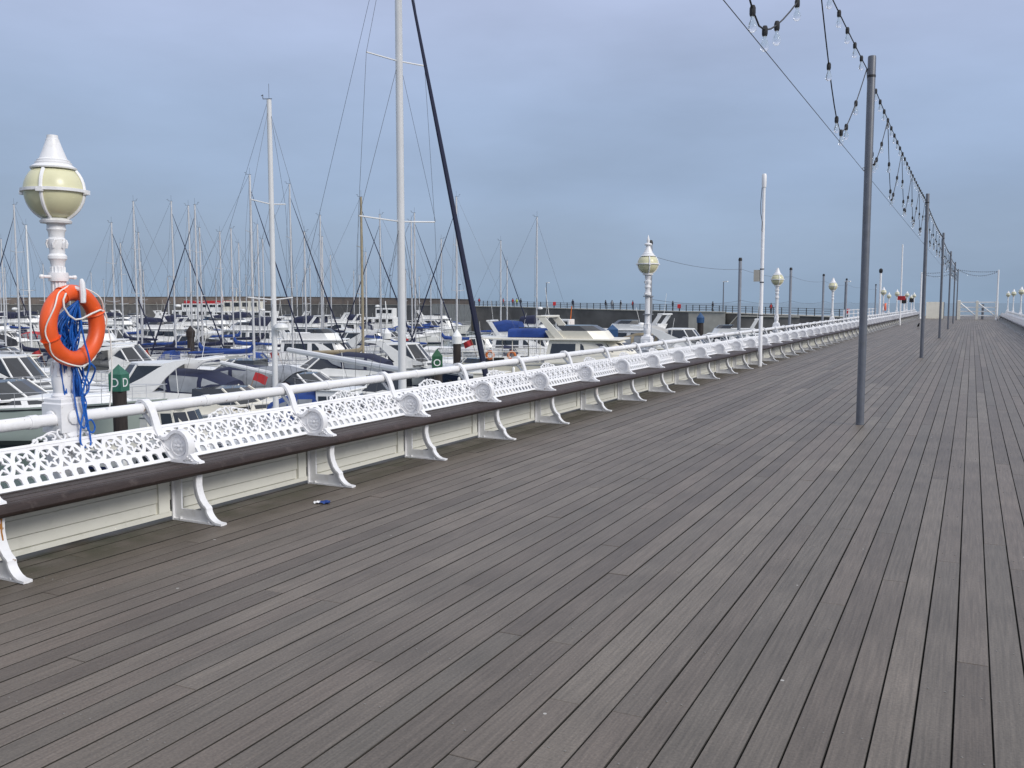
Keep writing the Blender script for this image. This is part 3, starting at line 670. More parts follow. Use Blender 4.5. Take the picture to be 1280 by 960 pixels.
wire = MB().tube([(PX - 0.075, POST_Y[0], 3.42), (PX - 0.075, POST_Y[-1], 3.42)], 0.0032, 5).build('guy_wire', WIRE, None)
tag(wire, 'thin taut wire running along the deck posts below the bulb string', 'wire')
BULB_ME = MB().lathe([(0.012, 0.0), (0.013, -0.02), (0.024, -0.045), (0.031, -0.07), (0.027, -0.092), (0.014, -0.105), (0.0, -0.108)], 12).mesh('bulb', True, 180)
BULB_ME.materials.append(BULB)
HOLD_ME = MB().lathe([(0.0, 0.03), (0.014, 0.028), (0.021, 0.01), (0.021, -0.028), (0.017, -0.042), (0.0, -0.043)], 8).mesh('lamp_holder', True); HOLD_ME.materials.append(BLACK)
def festoon(ya, yb, n, label):
    t = thing('bulb_string', label, 'bulb string', (PX, ya, 0), 0, 'bulb strings slung between the deck posts')
    L = yb - ya; cab = MB(); zt = 4.72; holders = []
    top = [(-0.06, L * k / 30, zt - 0.10 * 4 * (k / 30) * (1 - k / 30)) for k in range(31)]
    def topz(y): u = y / L; return zt - 0.4 * u * (1 - u)
    cab.tube(top, 0.0065, 5)
    k = 0; y = 0.55
    while y < L - 0.3:
        holders.append((-0.06, y, topz(y))); y += 0.72 if True else 0
    for s in range(n):
        a, b = L * s / n, L * (s + 1) / n; dep = (1.2 if n == 4 else 0.98) + 0.12 * rnd.uniform(-1, 1); skew = rnd.uniform(-0.15, 0.15)
        sw = []
        for i in range(17):
            u = i / 16; v = (abs(2 * u - 1 - skew * (1 - abs(2 * u - 1)))) ** 1.7
            base = topz(a) * (1 - u) + topz(b) * u
            sw.append((-0.06 - 0.03 * math.sin(math.pi * u), a + (b - a) * (0.5 + (u - 0.5) * (0.72 + 0.28 * abs(2 * u - 1))), base - dep * (1 - v)))
        cab.tube(sw, 0.0065, 5)
        for i in (3, 6, 8, 10, 13): holders.append(sw[i])
    cab.build('cable', BLACK, t)
    for h in holders:
        o = link('lamp_holder', HOLD_ME, None, t, h); link('bulb', BULB_ME, None, o, (0, 0, -0.043))
for i in range(len(POST_Y) - 1):
    if i < 2: festoon(POST_Y[i], POST_Y[i + 1], 4 if i == 0 else 5, ('bulb string swagged from the tall post out over the open deck' if i == 0 else 'bulb string swagged between the tallest-looking post and the next along'))
    else: festoon(POST_Y[i], POST_Y[i + 1], 5, f'bulb string swagged between deck posts, {ORD[5 - i]} span back from the timber gate')
# cross strings at the gate
def cross_string(p0, p1, label):
    t = thing('bulb_string', label, 'bulb string', p0); d = Vector(p1) - Vector(p0); cab = MB()
    for sag, nb in ((0.12, 14), (0.5, 12)):
        pts = [Vector((d.x * k / 20, d.y * k / 20, d.z * k / 20 - sag * 4 * (k / 20) * (1 - k / 20))) for k in range(21)]
        cab.tube(pts, 0.008, 4)
        for q in pts[1:-1]:
            o = link('lamp_holder', HOLD_ME, None, t, q); link('bulb', BULB_ME, None, o, (0, 0, -0.043))
    cab.build('cable', BLACK, t)

# ------------------------------------------------------------------ grey posts and wires outside the bench, white pole
side_proto = thing('rail_post', 'grey round post with dark cap standing behind the bench rail, strung with thin wires', 'post', group='grey posts behind the bench row')
MB().lathe([(0.048, -0.2), (0.048, 2.86)], 14).build('pole', mat('side_post_grey', (0.26, 0.28, 0.32), 0.45, var=0.12), side_proto, True)
MB().lathe([(0.053, 2.86), (0.056, 2.9), (0.04, 2.95), (0.0, 2.955)], 14).build('cap', BLACK, side_proto, True)
SPY = [18.6, 26.95, 35.3, 43.75, 52.3, 60.7, 69.1]
for k, y in enumerate(SPY):
    o = side_proto if k == 0 else copy_tree(side_proto); o.location = (-6.05, y, 0); o['label'] = f'grey wired post behind the bench rail, {ORD[k]} counting from the spike-topped lamp'
for z in (2.62, 1.72):
    pts = []
    for a, b in zip(SPY[:-1], SPY[1:]):
        for k in range(8): u = k / 8; pts.append((-6.0, a + (b - a) * u, z - 0.10 * 4 * u * (1 - u)))
    pts.append((-6.0, SPY[-1], z))
    w = MB().tube(pts, 0.004, 4).build('side_wire', WIRE, None); tag(w, 'upper thin wire sagging between the grey posts behind the bench' if z > 2 else 'lower thin wire sagging between the grey posts behind the bench', 'wire')
tp = thing('white_pole', 'tall white pole with a small box and dark bands rising in front of the bench', 'pole', (-4.89, 24.3, 0))
MB().lathe([(0.052, 0), (0.052, 1.3), (0.047, 1.32), (0.044, 3.8), (0.042, 3.81), (0.04, 4.75), (0.0, 4.76)], 16).build('pole', IRON, tp, True, angle=30)
for z in (1.33, 2.18, 2.52): MB().lathe([(0.057, z - 0.012), (0.057, z + 0.012)], 14).build('band', BLACK, tp)
MB().box(-0.2, -0.06, -0.06, 0.06, 2.2, 2.5).build('box', CONCL, tp)
MB().lathe([(0.055, 4.6), (0.062, 4.7), (0.062, 4.9), (0.05, 4.94), (0.0, 4.95)], 12).build('camera_head', IRON, tp, True)
MB().tube([(-0.05, 0, 4.6), (-0.075, 0, 4.2), (-0.07, 0, 3.95), (-0.01, -0.05, 3.7), (-0.02, -0.05, 3.5)], 0.008, 5).build('cable', WIRE, tp)
tp2 = thing('white_pole', 'plain tall white pole standing at the far end of the bench row', 'pole', (-4.7, 73.5, 0))
MB().lathe([(0.06, 0), (0.05, 5.9), (0.0, 5.92)], 12).build('pole', IRON, tp2, True)
sg = MB().box(-0.03, 0.03, -0.28, 0.28, 1.85, 2.15).build('sign_board', REDP, tp2); sg.rotation_euler.z = R(70); sg.location = (0.05, -0.1, 0)
tp3 = thing('white_pole', 'white pole topped by a black lamp head, past the far end of the rail', 'pole', (-7.0, 84, -0.15))
MB().lathe([(0.09, 0), (0.09, 4.3), (0.0, 4.31)], 12).build('pole', IRON, tp3, True); MB().lathe([(0.1, 4.3), (0.15, 4.4), (0.15, 4.6), (0.05, 4.7)], 12).build('lamp_head', BLACK, tp3, True)

# ------------------------------------------------------------------ far end of the pier: gate, hoarding, end posts, landing rail
g = thing('timber_gate', 'white timber double gate with rails and diagonal brace closing the pier', 'gate', (-1.15, 102.0, 0), R(-2))
for k, (x, w, h) in enumerate(((0, .28, 1.9), (1.62, .22, 1.85), (3.35, .26, 1.8))): MB().chbox(x - w/2, x + w/2, -w/2, w/2, 0, h, 0.03).build('gate_post', CREAM, g)
for leaf in (0, 1):
    x0, x1 = (0.16, 1.5) if leaf == 0 else (1.75, 3.2)
    for z in (0.35, 0.75, 1.15, 1.65): MB().box(x0, x1, -0.03, 0.03, z, z + 0.11).build('rail', GEL, g)
    br = MB().tube([(x0, -0.05, 1.6), (x1, -0.05, 0.4)], 0.05, 4).build('brace', GEL, g)
pl = thing('dark_bollard', 'dark upright bollard standing just behind the white timber gate', 'bollard', (1.0, 104, 0)); MB().lathe([(0.12, 0), (0.12, 1.5), (0.0, 1.55)], 10).build('post', POSTM, pl)
h = thing('hoarding', 'cream boarded hoarding box standing past the far post', 'hoarding', (-4.3, 106.5, 0), R(8))
for k in range(6): MB().box(0.28 * k, 0.28 * k + 0.275, 0, 0.05, 0, 1.75).build('board', CREAM, h)
MB().box(1.69, 1.75, 0.0, 1.4, 0, 1.72).build('side', POSTM, h)
p_end = []
for x, y, lab in ((2.15, 99.6, 'white end post by the timber gate, bulb string tied to its top'), (-4.75, 104, 'white end post at the end of the bench row by the cream hoarding')):
    e_ = thing('end_post', lab, 'post', (x, y, 0)); MB().lathe([(0.09, 0), (0.075, 4.75), (0.0, 4.78)], 12).build('pole', IRON, e_, True); MB().lathe([(0.13, 0), (0.12, 0.15), (0.09, 0.2)], 12).build('foot', IRON, e_, True)
cross_string((PX, POST_Y[-1], 4.8), (2.15, 99.6, 4.65), 'doubled bulb string crossing from the last deck post to the white end post')
cross_string((-4.75, 104, 4.7), (PX, POST_Y[-1], 4.8), 'bulb string crossing from the hoarding side to the last deck post')
lr = thing('landing_rail', 'low white railing round the outer landing past the bench row', 'railing', (-10.8, 92, -0.15))
for k in range(9): MB().box(-0.06, 0.06, -0.06, 0.06, 0, 1.15).build('post', IRON, lr, loc=(0, 4 * k, 0))
for z in (0.35, 0.7, 1.08): MB().tube([(0, 0, z), (0, 32, z)], 0.035, 6).build('rail', IRON, lr)
sb = thing('signal_board', 'dark traffic-light board beside the red sign at the pier end', 'signal', (-5.6, 92, 0)); MB().lathe([(0.05, 0), (0.05, 1.7)], 8).build('pole', IRON, sb); MB().box(-0.2, 0.2, -0.08, 0.08, 1.6, 2.05).build('board', BLACK, sb)
sb = thing('signal_board', 'second dark board past the red sign, nearest the white end post', 'signal', (-5.4, 100, 0)); MB().lathe([(0.05, 0), (0.05, 1.8)], 8).build('pole', IRON, sb); MB().box(-0.2, 0.2, -0.08, 0.08, 1.7, 2.1).build('board', BLACK, sb)

# small black bird on the deck and a blue wrapper
def crow():
    t = thing('crow', 'small black bird standing on the bare deck near the second post', 'bird', (-3.02, 64.5, 0), R(-70))
    b = MB(); prof = [(-0.2, 0.09, 0.012), (-0.13, 0.11, 0.035), (-0.05, 0.15, 0.062), (0.03, 0.2, 0.066), (0.08, 0.25, 0.048), (0.11, 0.295, 0.036), (0.14, 0.31, 0.036), (0.165, 0.308, 0.022), (0.215, 0.298, 0.004)]
    b.tube([(x, 0, z + 0.03) for x, z, r in prof], [r for x, z, r in prof], 10); b.build('body', BLACK, t, True, angle=180)
    for s in (-1, 1):
        MB().tube([(0.0, s * 0.03, 0.16), (0.0, s * 0.03, 0.01), (0.04, s * 0.03, 0.006)], 0.007, 5).build('leg', BLACK, t)
crow()
def wrapper():
    t = thing('wrapper', 'crumpled blue and white wrapper lying on the planks below the bench', 'litter', (-4.72, 5.98, 0.004), R(25))
    def crump(x0, x1, y0, y1, seed):
        q = random.Random(seed); mb = MB(); n = 6; vs = []
        for i in range(n + 1):
            for j in range(n + 1): vs.append((x0 + (x1 - x0) * i / n + q.uniform(-.004, .004), y0 + (y1 - y0) * j / n + q.uniform(-.004, .004), q.uniform(0.0, 0.022)))
        mb.add(vs, [(i * (n+1) + j, i * (n+1) + j + 1, (i+1) * (n+1) + j + 1, (i+1) * (n+1) + j) for i in range(n) for j in range(n)]); return mb
    crump(-0.03, 0.06, -0.03, 0.03, 3).build('foil', ROYAL, t); crump(-0.075, -0.025, -0.025, 0.025, 5).build('foil', WHITEP, t)
wrapper()
#BOATS

# ------------------------------------------------------------------ boats
def half_beam(kind, t):
    if kind == 'sail':
        return (1 - ((t - 0.45) / 0.55) ** 2.1) if t > 0.45 else 1 - 0.34 * ((0.45 - t) / 0.45) ** 2
    if kind == 'work':
        return (1 - ((t - 0.5) / 0.5) ** 2.6) if t > 0.5 else 1 - 0.12 * ((0.5 - t) / 0.5) ** 2
    return (1 - ((t - 0.42) / 0.58) ** 2.4) if t > 0.42 else 1 - 0.08 * ((0.42 - t) / 0.42) ** 2
class Hull:
    def __init__(s, kind, L, B, fs, fb, rake=0.09, rt=0.0):
        s.kind, s.L, s.B, s.fs, s.fb, s.rake, s.rt = kind, L, B, fs, fb, rake, rt
    def sheer(s, t): return s.fs + (s.fb - s.fs) * (t ** 1.8) - (0.06 * s.fs * math.sin(math.pi * t) if s.kind != 'motor' else -0.02 * math.sin(math.pi * t))
    def pt(s, t, k, side):
        """k 0..1 from waterline to sheer (negative: below the water)"""
        z = s.sheer(t) * k if k >= 0 else 0.55 * k
        b = s.B / 2 * max(half_beam(s.kind, t), 0.012)
        if s.kind == 'sail': w = 0.86 + 0.14 * min(max(k, 0), 1) ** 0.5 if k >= 0 else 0.86 + k * 0.4
        else: w = 0.80 + 0.2 * max(k, 0) ** 0.9 - 0.28 * t ** 3 * (1 - max(k, 0)) if k >= 0 else 0.80 + k * 0.45 - 0.28 * t ** 3
        x = -s.L / 2 + t * s.L - s.rake * s.L * t ** 5 * (1 - k) - s.rt * (1 - t) ** 8 * (1 - k)
        return (x, side * b * max(w, 0.05), z)
    def build(s, root, m, name='hull'):
        T = [0, 0.08, 0.2, 0.35, 0.5, 0.62, 0.73, 0.82, 0.9, 0.96, 1.0]; K = [-1, 0, 0.33, 0.66, 1.0]
        mb = MB(); vs = []
        for t in T:
            for k in K[::-1]: vs.append(s.pt(t, k, 1))
            for k in K: vs.append(s.pt(t, k, -1))
        n = 2 * len(K)
        mb.add(vs, [(i * n + j, i * n + j + 1, (i + 1) * n + j + 1, (i + 1) * n + j) for i in range(len(T) - 1) for j in range(n - 1)] + [tuple(range(n))])
        return mb.build(name, m, root, True, angle=50)
    def deck(s, root, m, drop=0.05):
        T = [0, 0.1, 0.2, 0.35, 0.5, 0.62, 0.73, 0.82, 0.9, 0.96, 1.0]; vs = []
        for t in T:
            p = s.pt(t, 1, 1); z = p[2] - drop
            vs += [(p[0], p[1] * 0.985, z), (p[0], 0, z + 0.06), (p[0], -p[1] * 0.985, z)]
        d = MB().add(vs, [(i * 3 + j, i * 3 + j + 1, i * 3 + 4 + j, i * 3 + 3 + j) for i in range(len(T) - 1) for j in range(2)]).build('deck', m, root, True)
        return d
    def rail_line(s, t0, t1, inset, h, n=10, side=1):
        out = []
        for i in range(n + 1):
            t = t0 + (t1 - t0) * i / n; p = s.pt(t, 1, side); out.append((p[0], p[1] - side * min(inset, abs(p[1]) * 0.5), p[2] + h))
        return out
    def railing(s, root, t0, t1, h=0.6, posts=6, m=None, r=0.016, mid=True):
        for side in (1, -1):
            mb = MB()
            mb.tube(s.rail_line(t0, t1, 0.06, h, 10, side), r, 5)
            if mid: mb.tube(s.rail_line(t0, t1, 0.06, h * 0.5, 10, side), r * 0.6, 4)
            for i in range(posts):
                t = t0 + (t1 - t0) * i / (posts - 1); p = s.pt(t, 1, side); y = p[1] - side * min(0.06, abs(p[1]) * 0.5)
                mb.tube([(p[0], y, p[2] - 0.04), (p[0], y, p[2] + h)], r * 0.8, 4)
            if t1 >= 0.985 and side == 1:
                a = s.rail_line(t1, t1, 0.06, h, 1, 1)[0]; mb.tube([a, (a[0] + 0.12, 0, a[2] + 0.02), (a[0], -a[1], a[2])], r, 5)
            mb.build('railing', m or STEEL, root)
    def portholes(s, root, ts, k=0.62, w=0.3, h=0.12, m=None):
        me = MB().prism([(w / 2 * math.copysign(abs(math.cos(a)) ** 0.6, math.cos(a)), h / 2 * math.copysign(abs(math.sin(a)) ** 0.8, math.sin(a))) for a in [2 * math.pi * i / 12 for i in range(12)]], -0.015, 0.015).mesh('porthole')
        for t in ts:
            for side in (1, -1):
                p = Vector(s.pt(t, k, side)); q = Vector(s.pt(t + 0.02, k, side)); d = q - p
                o = link('porthole', me, GLASS, root, p); o.rotation_euler.z = math.atan2(d.y, d.x)
    def fenders(s, root, ts, side=None):
        for t in ts:
            for sd_ in ((side,) if side else (1, -1)):
                p = s.pt(t, 0.95, sd_)
                MB().lathe([(0.02, 0.0), (0.06, -0.03), (0.1, -0.1), (0.1, -0.5), (0.06, -0.58), (0.0, -0.6)], 8).build('fender', GEL, root, True, loc=(p[0], p[1] + sd_ * 0.08, p[2] - 0.1))
def house(root, name, base, top, z0, z1, m, wins=(), wm=None, roof=None, camber=0.06, wname='window'):
    """cabin lofted from base outline to top outline (half outlines, aft to bow, y >= 0)."""
    def full(h): return [(x, y) for x, y in h] + [(x, -y) for x, y in h[::-1] if y > 1e-6]
    b, t = full(base), full(top); n = len(b)
    zb = z0 if callable(z0) else (lambda x: z0); zt = z1 if callable(z1) else (lambda x: z1)
    mb = MB(); vs = [(x, y, zb(x)) for x, y in b] + [(x, y, zt(x)) for x, y in t]
    cx = sum(p[0] for p in t) / n; vs.append((cx, 0, zt(cx) + camber))
    mb.add(vs, [(i, (i + 1) % n, n + (i + 1) % n, n + i) for i in range(n)] + [(n + i, n + (i + 1) % n, 2 * n) for i in range(n)])
    cab = mb.build(name, m, root)
    V = [Vector(v) for v in vs]
    for (i, u0, u1, v0, v1) in wins:
        for mir in (0, 1):
            j = i if not mir else (n - 2 - i) % n
            if mir and j == i: continue
            A, B_, C, D = V[j], V[(j + 1) % n], V[n + (j + 1) % n], V[n + j]
            a0, a1 = (u0, u1) if not mir else (1 - u1, 1 - u0)
            def bl(u, v): return (A * (1 - u) + B_ * u) * (1 - v) + (D * (1 - u) + C * u) * v
            nrm = (B_ - A).cross(D - A).normalized()
            ctr = (A + B_ + C + D) / 4
            if nrm.dot(ctr - Vector((cx, 0, ctr.z))) < 0: nrm = -nrm
            q = [bl(a0, v0), bl(a1, v0), bl(a1, v1), bl(a0, v1)]
            w = MB().add([p + nrm * 0.012 for p in q] + [p - nrm * 0.02 for p in q], [(0, 1, 2, 3), (7, 6, 5, 4), (0, 4, 5, 1), (1, 5, 6, 2), (2, 6, 7, 3), (3, 7, 4, 0)])
            w.build(wname, wm or GLASS, cab)
    return cab
def hoop_cover(root, secs, m, name='canopy', panes=(), n=8, pm=None):
    """cloth over hoops; secs: (x_at_foot, x_at_top, half width, z foot, z top)"""
    vs = []
    for xf, xt, w, zf, zt in secs:
        for k in range(n + 1):
            a = math.pi * k / n; c, s_ = math.cos(a), math.sin(a)
            y = w * math.copysign(abs(c) ** 0.55, c); h = abs(s_) ** 0.55
            vs.append((xf + (xt - xf) * h, y, zf + (zt - zf) * h))
    M_ = n + 1
    mb = MB().add(vs, [(i * M_ + k, i * M_ + k + 1, (i + 1) * M_ + k + 1, (i + 1) * M_ + k) for i in range(len(secs) - 1) for k in range(n)])
    mb.add([vs[k] for k in range(M_)], [tuple(range(M_))]); mb.add([vs[-M_ + k] for k in range(M_)], [tuple(range(M_))])
    o = mb.build(name, m, root, True, angle=50)
    V = [Vector(v) for v in vs]
    for (i, k0, k1, g) in panes:
        for mir in (0, 1):
            a, b = (k0, k1) if not mir else (n - k1, n - k0)
            q0 = [V[i * M_ + kk] for kk in range(a, b + 1)]; q1 = [V[(i + 1) * M_ + kk] for kk in range(a, b + 1)]
            q = q0 + q1; c = sum(q, Vector()) / len(q); q = [c + (p - c) * g for p in q]; m_ = len(q0)
            axis_ = Vector((c.x, 0, secs[0][3] - 0.2)); q = [p + (p - Vector((p.x, 0, axis_.z))).normalized() * (0.03 + 0.06 * (1 - g)) for p in q]
            MB().add(q, [(j, j + 1, m_ + j + 1, m_ + j) for j in range(m_ - 1)]).build('pane', pm or CLEAR, o, True)
            if a == n - b: break
    return o
def lettering(body, size, m, parent, loc, rot):
    o = link('lettering', text_mesh(body, size), m, parent, loc); o.rotation_euler = rot; return o

def motor_boat(name, label, loc, rz, L=10.0, B=3.3, fs=1.05, fb=1.55, style='express', hm=None, sm=None, canopy=None, arch=True, rails=True, group=None, detail=2, winm=None, radar=False, cat='motor boat'):
    t = thing(name, label, cat, loc, rz, group); hm = hm or HW; sm = sm or GEL
    H = Hull('motor', L, B, fs, fb); hl = H.build(t, hm); H.deck(t, DECKG if detail < 3 else GEL, 0.03)
    for sd_ in (1, -1): MB().tube([H.pt(k / 12, 0.94, sd_) for k in range(13)], 0.035, 5).build('rubbing_strake', BLACKC if hm is HG else GREYC, t)
    if detail > 1: H.portholes(hl, (0.55, 0.68, 0.78) if L > 8 else (0.66,), 0.6, 0.42, 0.13)
    dz = lambda x: H.sheer(min(max((x + L / 2) / L, 0), 1)) - 0.05
    l = L
    MB().chbox(-l / 2 - 0.75, -l / 2 + 0.05, -B * 0.42, B * 0.42, 0.18, 0.27, 0.02).build('bathing_platform', DECKG, t)
    if style == 'express':
        # raised foredeck cabin top
        house(t, 'coachroof', [(-0.05*l, B*0.36), (0.1*l, B*0.35), (0.25*l, B*0.26), (0.37*l, B*0.11), (0.40*l, 0)], [(-0.05*l, B*0.31), (0.08*l, B*0.29), (0.2*l, B*0.2), (0.29*l, B*0.08), (0.31*l, 0)], dz, lambda x: dz(x) + 0.38, sm, wins=((0, 0.15, 0.9, 0.3, 0.75), (1, 0.05, 0.7, 0.3, 0.72)), camber=0.08)
        hz = fs + 0.4
        rz_ = fs + (1.75 if L > 9 else 1.5)
        lw = min(l, 9.0); bs = [(-0.2*lw, B*0.40), (0.03*lw, B*0.37), (0.12*lw, B*0.2), (0.14*lw, 0)]; tp_ = [(-0.2*lw, B*0.35), (-0.06*lw, B*0.32), (0.01*lw, B*0.17), (0.025*lw, 0)]
        zt_ = rz_ if arch else fs + 1.15
        gh = house(t, 'windscreen', bs, tp_, lambda x: dz(x) + 0.3, zt_, winm or GLASS, camber=0.05)
        zb_ = lambda x: dz(x) + 0.3
        for sd_ in (1, -1):
            for k_ in (1, 2): MB().tube([(bs[k_][0], sd_ * bs[k_][1], zb_(bs[k_][0])), (tp_[k_][0], sd_ * tp_[k_][1], zt_)], 0.05, 5).build('pillar', sm, gh)
            MB().tube([(x, sd_ * y_, zb_(x)) for x, y_ in bs], 0.06, 5).build('sill', sm, gh)
        if arch: MB().prism([(x, y_) for x, y_ in [(p_[0] - 0.01*l, p_[1] + 0.05) for p_ in tp_[:3]] + [(tp_[3][0], 0)]] + [(p_[0] - 0.01*l, -p_[1] - 0.05) for p_ in tp_[2::-1]], zt_ - 0.02, zt_ + 0.09, 'z').build('hardtop', sm, t)
        for sd_ in (1, -1): MB().prism([(-0.5*l, fs - 0.06), (-0.5*l, fs + 0.12), (-0.36*l, fs + 0.42), (-0.1*l, fs + 0.55), (0.0, fs + 0.3), (0.0, fs)], sd_ * B * 0.36, sd_ * B * 0.43).build('coaming', sm, t)
        MB().box(-0.5*l, -0.47*l, -B*0.355, B*0.355, fs - 0.06, fs + 0.15).build('transom_rail', sm, t)
        if canopy:
            hoop_cover(t, [(-0.44*l, -0.43*l, B*0.39, fs + 0.15, fs + 0.95), (-0.33*l, -0.33*l, B*0.41, fs + 0.4, fs + 1.4), (-0.2*l, -0.18*l, B*0.405, fs + 0.5, fs + 1.52), (-0.13*l, -0.07*l, B*0.385, fs + 0.75, fs + 1.25)], canopy, panes=((0, 0, 2, 0.84), (1, 0, 2, 0.86), (2, 0, 2, 0.8)))
        if arch:
            for sd_ in (1, -1):
                out_ = [(0.10*l, fs + 0.40), (0.0, fs + 0.72), (-0.09*l, fs + 1.2), (-0.16*l, fs + 1.66), (-0.22*l, fs + 1.95), (-0.30*l, fs + 2.06), (-0.35*l, fs + 2.02)]
                in_ = [(-0.33*l, fs + 1.9), (-0.27*l, fs + 1.84), (-0.235*l, fs + 1.62), (-0.19*l, fs + 1.2), (-0.16*l, fs + 0.8), (-0.12*l, fs + 0.45), (0.02*l, fs + 0.3)]
                MB().prism(out_ + in_, sd_ * B * 0.425, sd_ * B * 0.39).build('arch_leg', sm, t, True, angle=30)
            MB().chbox(-0.345*l, -0.285*l, -B*0.42, B*0.42, fs + 1.93, fs + 2.05, 0.04).build('radar_arch', sm, t)
            MB().tube([(-0.31*l, 0.5, fs + 2.0), (-0.34*l, 0.5, fs + 3.6)], 0.014, 4).build('aerial', GEL, t)
    elif style in ('fly', 'trawler'):
        a, b = (-0.34*l, 0.16*l) if style == 'fly' else (-0.12*l, 0.2*l)
        zt = fs + 1.55
        house(t, 'saloon', [(a, B*0.40), ((a+b)*0.45, B*0.41), (b, B*0.36), (b + 0.1*l, B*0.2), (b + 0.12*l, 0)], [(a + 0.02*l, B*0.36), ((a+b)*0.45, B*0.37), (b - 0.06*l, B*0.31), (b - 0.0*l, B*0.17), (b + 0.01*l, 0)], lambda x: dz(x), zt, sm, wins=((0, 0.12, 0.9, 0.42, 0.86), (1, 0.06, 0.48, 0.42, 0.86), (1, 0.53, 0.9, 0.42, 0.86), (2, 0.06, 0.94, 0.42, 0.88), (3, 0.04, 0.96, 0.42, 0.88)), wm=winm)
        house(t, 'coachroof', [(b, B*0.34), (b + 0.12*l, B*0.27), (b + 0.2*l, B*0.12), (b + 0.22*l, 0)], [(b, B*0.3), (b + 0.1*l, B*0.22), (b + 0.14*l, B*0.08), (b + 0.15*l, 0)], lambda x: dz(x), lambda x: dz(x) + 0.4, sm)
        MB().chbox(a - (0.07*l if style == 'fly' else 0.3*l), b + 0.015*l, -B*0.41, B*0.41, zt + 0.03, zt + 0.13, 0.04).build('roof', sm, t)
        fb_ = house(t, 'flybridge', [(a + 0.02*l, B*0.34), (b - 0.1*l, B*0.33), (b - 0.04*l, B*0.17), (b - 0.03*l, 0)], [(a + 0.0*l, B*0.36), (b - 0.13*l, B*0.35), (b - 0.07*l, B*0.18), (b - 0.06*l, 0)], zt + 0.12, zt + 0.62, sm, camber=-0.25)
        house(t, 'fly_screen', [(b - 0.24*l, B*0.33), (b - 0.13*l, B*0.32), (b - 0.075*l, B*0.16), (b - 0.065*l, 0)], [(b - 0.27*l, B*0.31), (b - 0.17*l, B*0.3), (b - 0.12*l, B*0.14), (b - 0.11*l, 0)], zt + 0.6, zt + 0.95, GLASS, camber=-0.02)
        if arch:
            for sd_ in (1, -1): MB().prism([(a + 0.05*l, zt + 0.1), (a + 0.09*l, zt + 0.1), (a + 0.0*l, zt + 1.5), (a - 0.035*l, zt + 1.5)], sd_ * B * 0.37, sd_ * B * 0.33).build('arch_leg', sm, t)
            MB().chbox(a - 0.04*l, a + 0.005*l, -B*0.37, B*0.37, zt + 1.46, zt + 1.58, 0.03).build('radar_arch', sm, t)
            MB().tube([(a - 0.02*l, 0.4, zt + 1.5), (a - 0.04*l, 0.4, zt + 3.4)], 0.014, 4).build('aerial', GEL, t)
        if canopy: hoop_cover(t, [(a + 0.0*l, a, B*0.36, zt + 0.5, zt + 1.4), (a + 0.1*l, a + 0.1*l, B*0.37, zt + 0.55, zt + 1.6), (a + 0.24*l, a + 0.22*l, B*0.36, zt + 0.6, zt + 1.45)], canopy, name='bimini')
        if style == 'trawler':
            for sd_ in (1, -1):
                for x in (-0.4*l, -0.27*l, -0.14*l): MB().tube([(x, sd_ * B * 0.39, fs - 0.1), (x + 0.02, sd_ * B * 0.38, zt + 0.04)], 0.03, 6).build('roof_post', sm, t)
            H.railing(t, 0.0, 0.3, 0.75, 5, sm, 0.022)
    elif style == 'cabin':
        house(t, 'wheelhouse', [(-0.1*l, B*0.34), (0.08*l, B*0.34), (0.17*l, B*0.24), (0.19*l, 0)], [(-0.11*l, B*0.30), (0.03*l, B*0.30), (0.09*l, B*0.2), (0.1*l, 0)], lambda x: dz(x), fs + 1.5, sm, wins=((0, 0.1, 0.46, 0.45, 0.86), (0, 0.54, 0.94, 0.45, 0.86), (1, 0.06, 0.94, 0.45, 0.88), (2, 0.05, 0.95, 0.45, 0.88)), wm=winm)
        house(t, 'cuddy', [(0.1*l, B*0.33), (0.25*l, B*0.24), (0.36*l, B*0.08), (0.38*l, 0)], [(0.1*l, B*0.29), (0.22*l, B*0.19), (0.29*l, B*0.06), (0.3*l, 0)], lambda x: dz(x), lambda x: dz(x) + 0.42, sm, wins=((0, 0.2, 0.7, 0.3, 0.75),))
        MB().chbox(-0.14*l, 0.11*l, -B*0.33, B*0.33, fs + 1.52, fs + 1.58, 0.02).build('roof', sm, t)
        MB().tube([(0, 0.3, fs + 1.55), (-0.1, 0.3, fs + 3.0)], 0.012, 4).build('aerial', GEL, t)
        for sd_ in (1, -1): MB().prism([(-0.5*l, fs - 0.05), (-0.5*l, fs + 0.2), (-0.1*l, fs + 0.3), (-0.1*l, fs - 0.05)], sd_ * B * 0.38, sd_ * B * 0.42).build('coaming', sm, t)
        MB().box(-0.53*l, -0.5*l - 0.02, -0.18, 0.18, 0.2, 0.95).build('outboard', BLACKC if L < 8 else GREYC, t)
        if canopy: hoop_cover(t, [(-0.42*l, -0.42*l, B*0.38, fs + 0.2, fs + 1.0), (-0.25*l, -0.25*l, B*0.39, fs + 0.25, fs + 1.5), (-0.1*l, -0.1*l, B*0.34, fs + 0.3, fs + 1.52)], canopy, panes=((0, 0, 2, 0.6), (1, 0, 2, 0.6)))
    if rails: H.railing(t, 0.5, 0.99, 0.6, 7 if detail > 1 else 5)
    if detail > 1: H.fenders(t, (0.25, 0.45) if L > 8 else (0.3,))
    if radar: MB().lathe([(0.0, 0.0), (0.22, 0.02), (0.26, 0.1), (0.2, 0.22), (0.0, 0.26)], 12).build('radar_dome', GEL, t, True, loc=(-0.3*l, 0, fs + (2.06 if style == 'express' else 3.2)))
    t['hz'] = 0.0; del t['hz']
    t_h[t.name] = H
    return t
t_h = {}
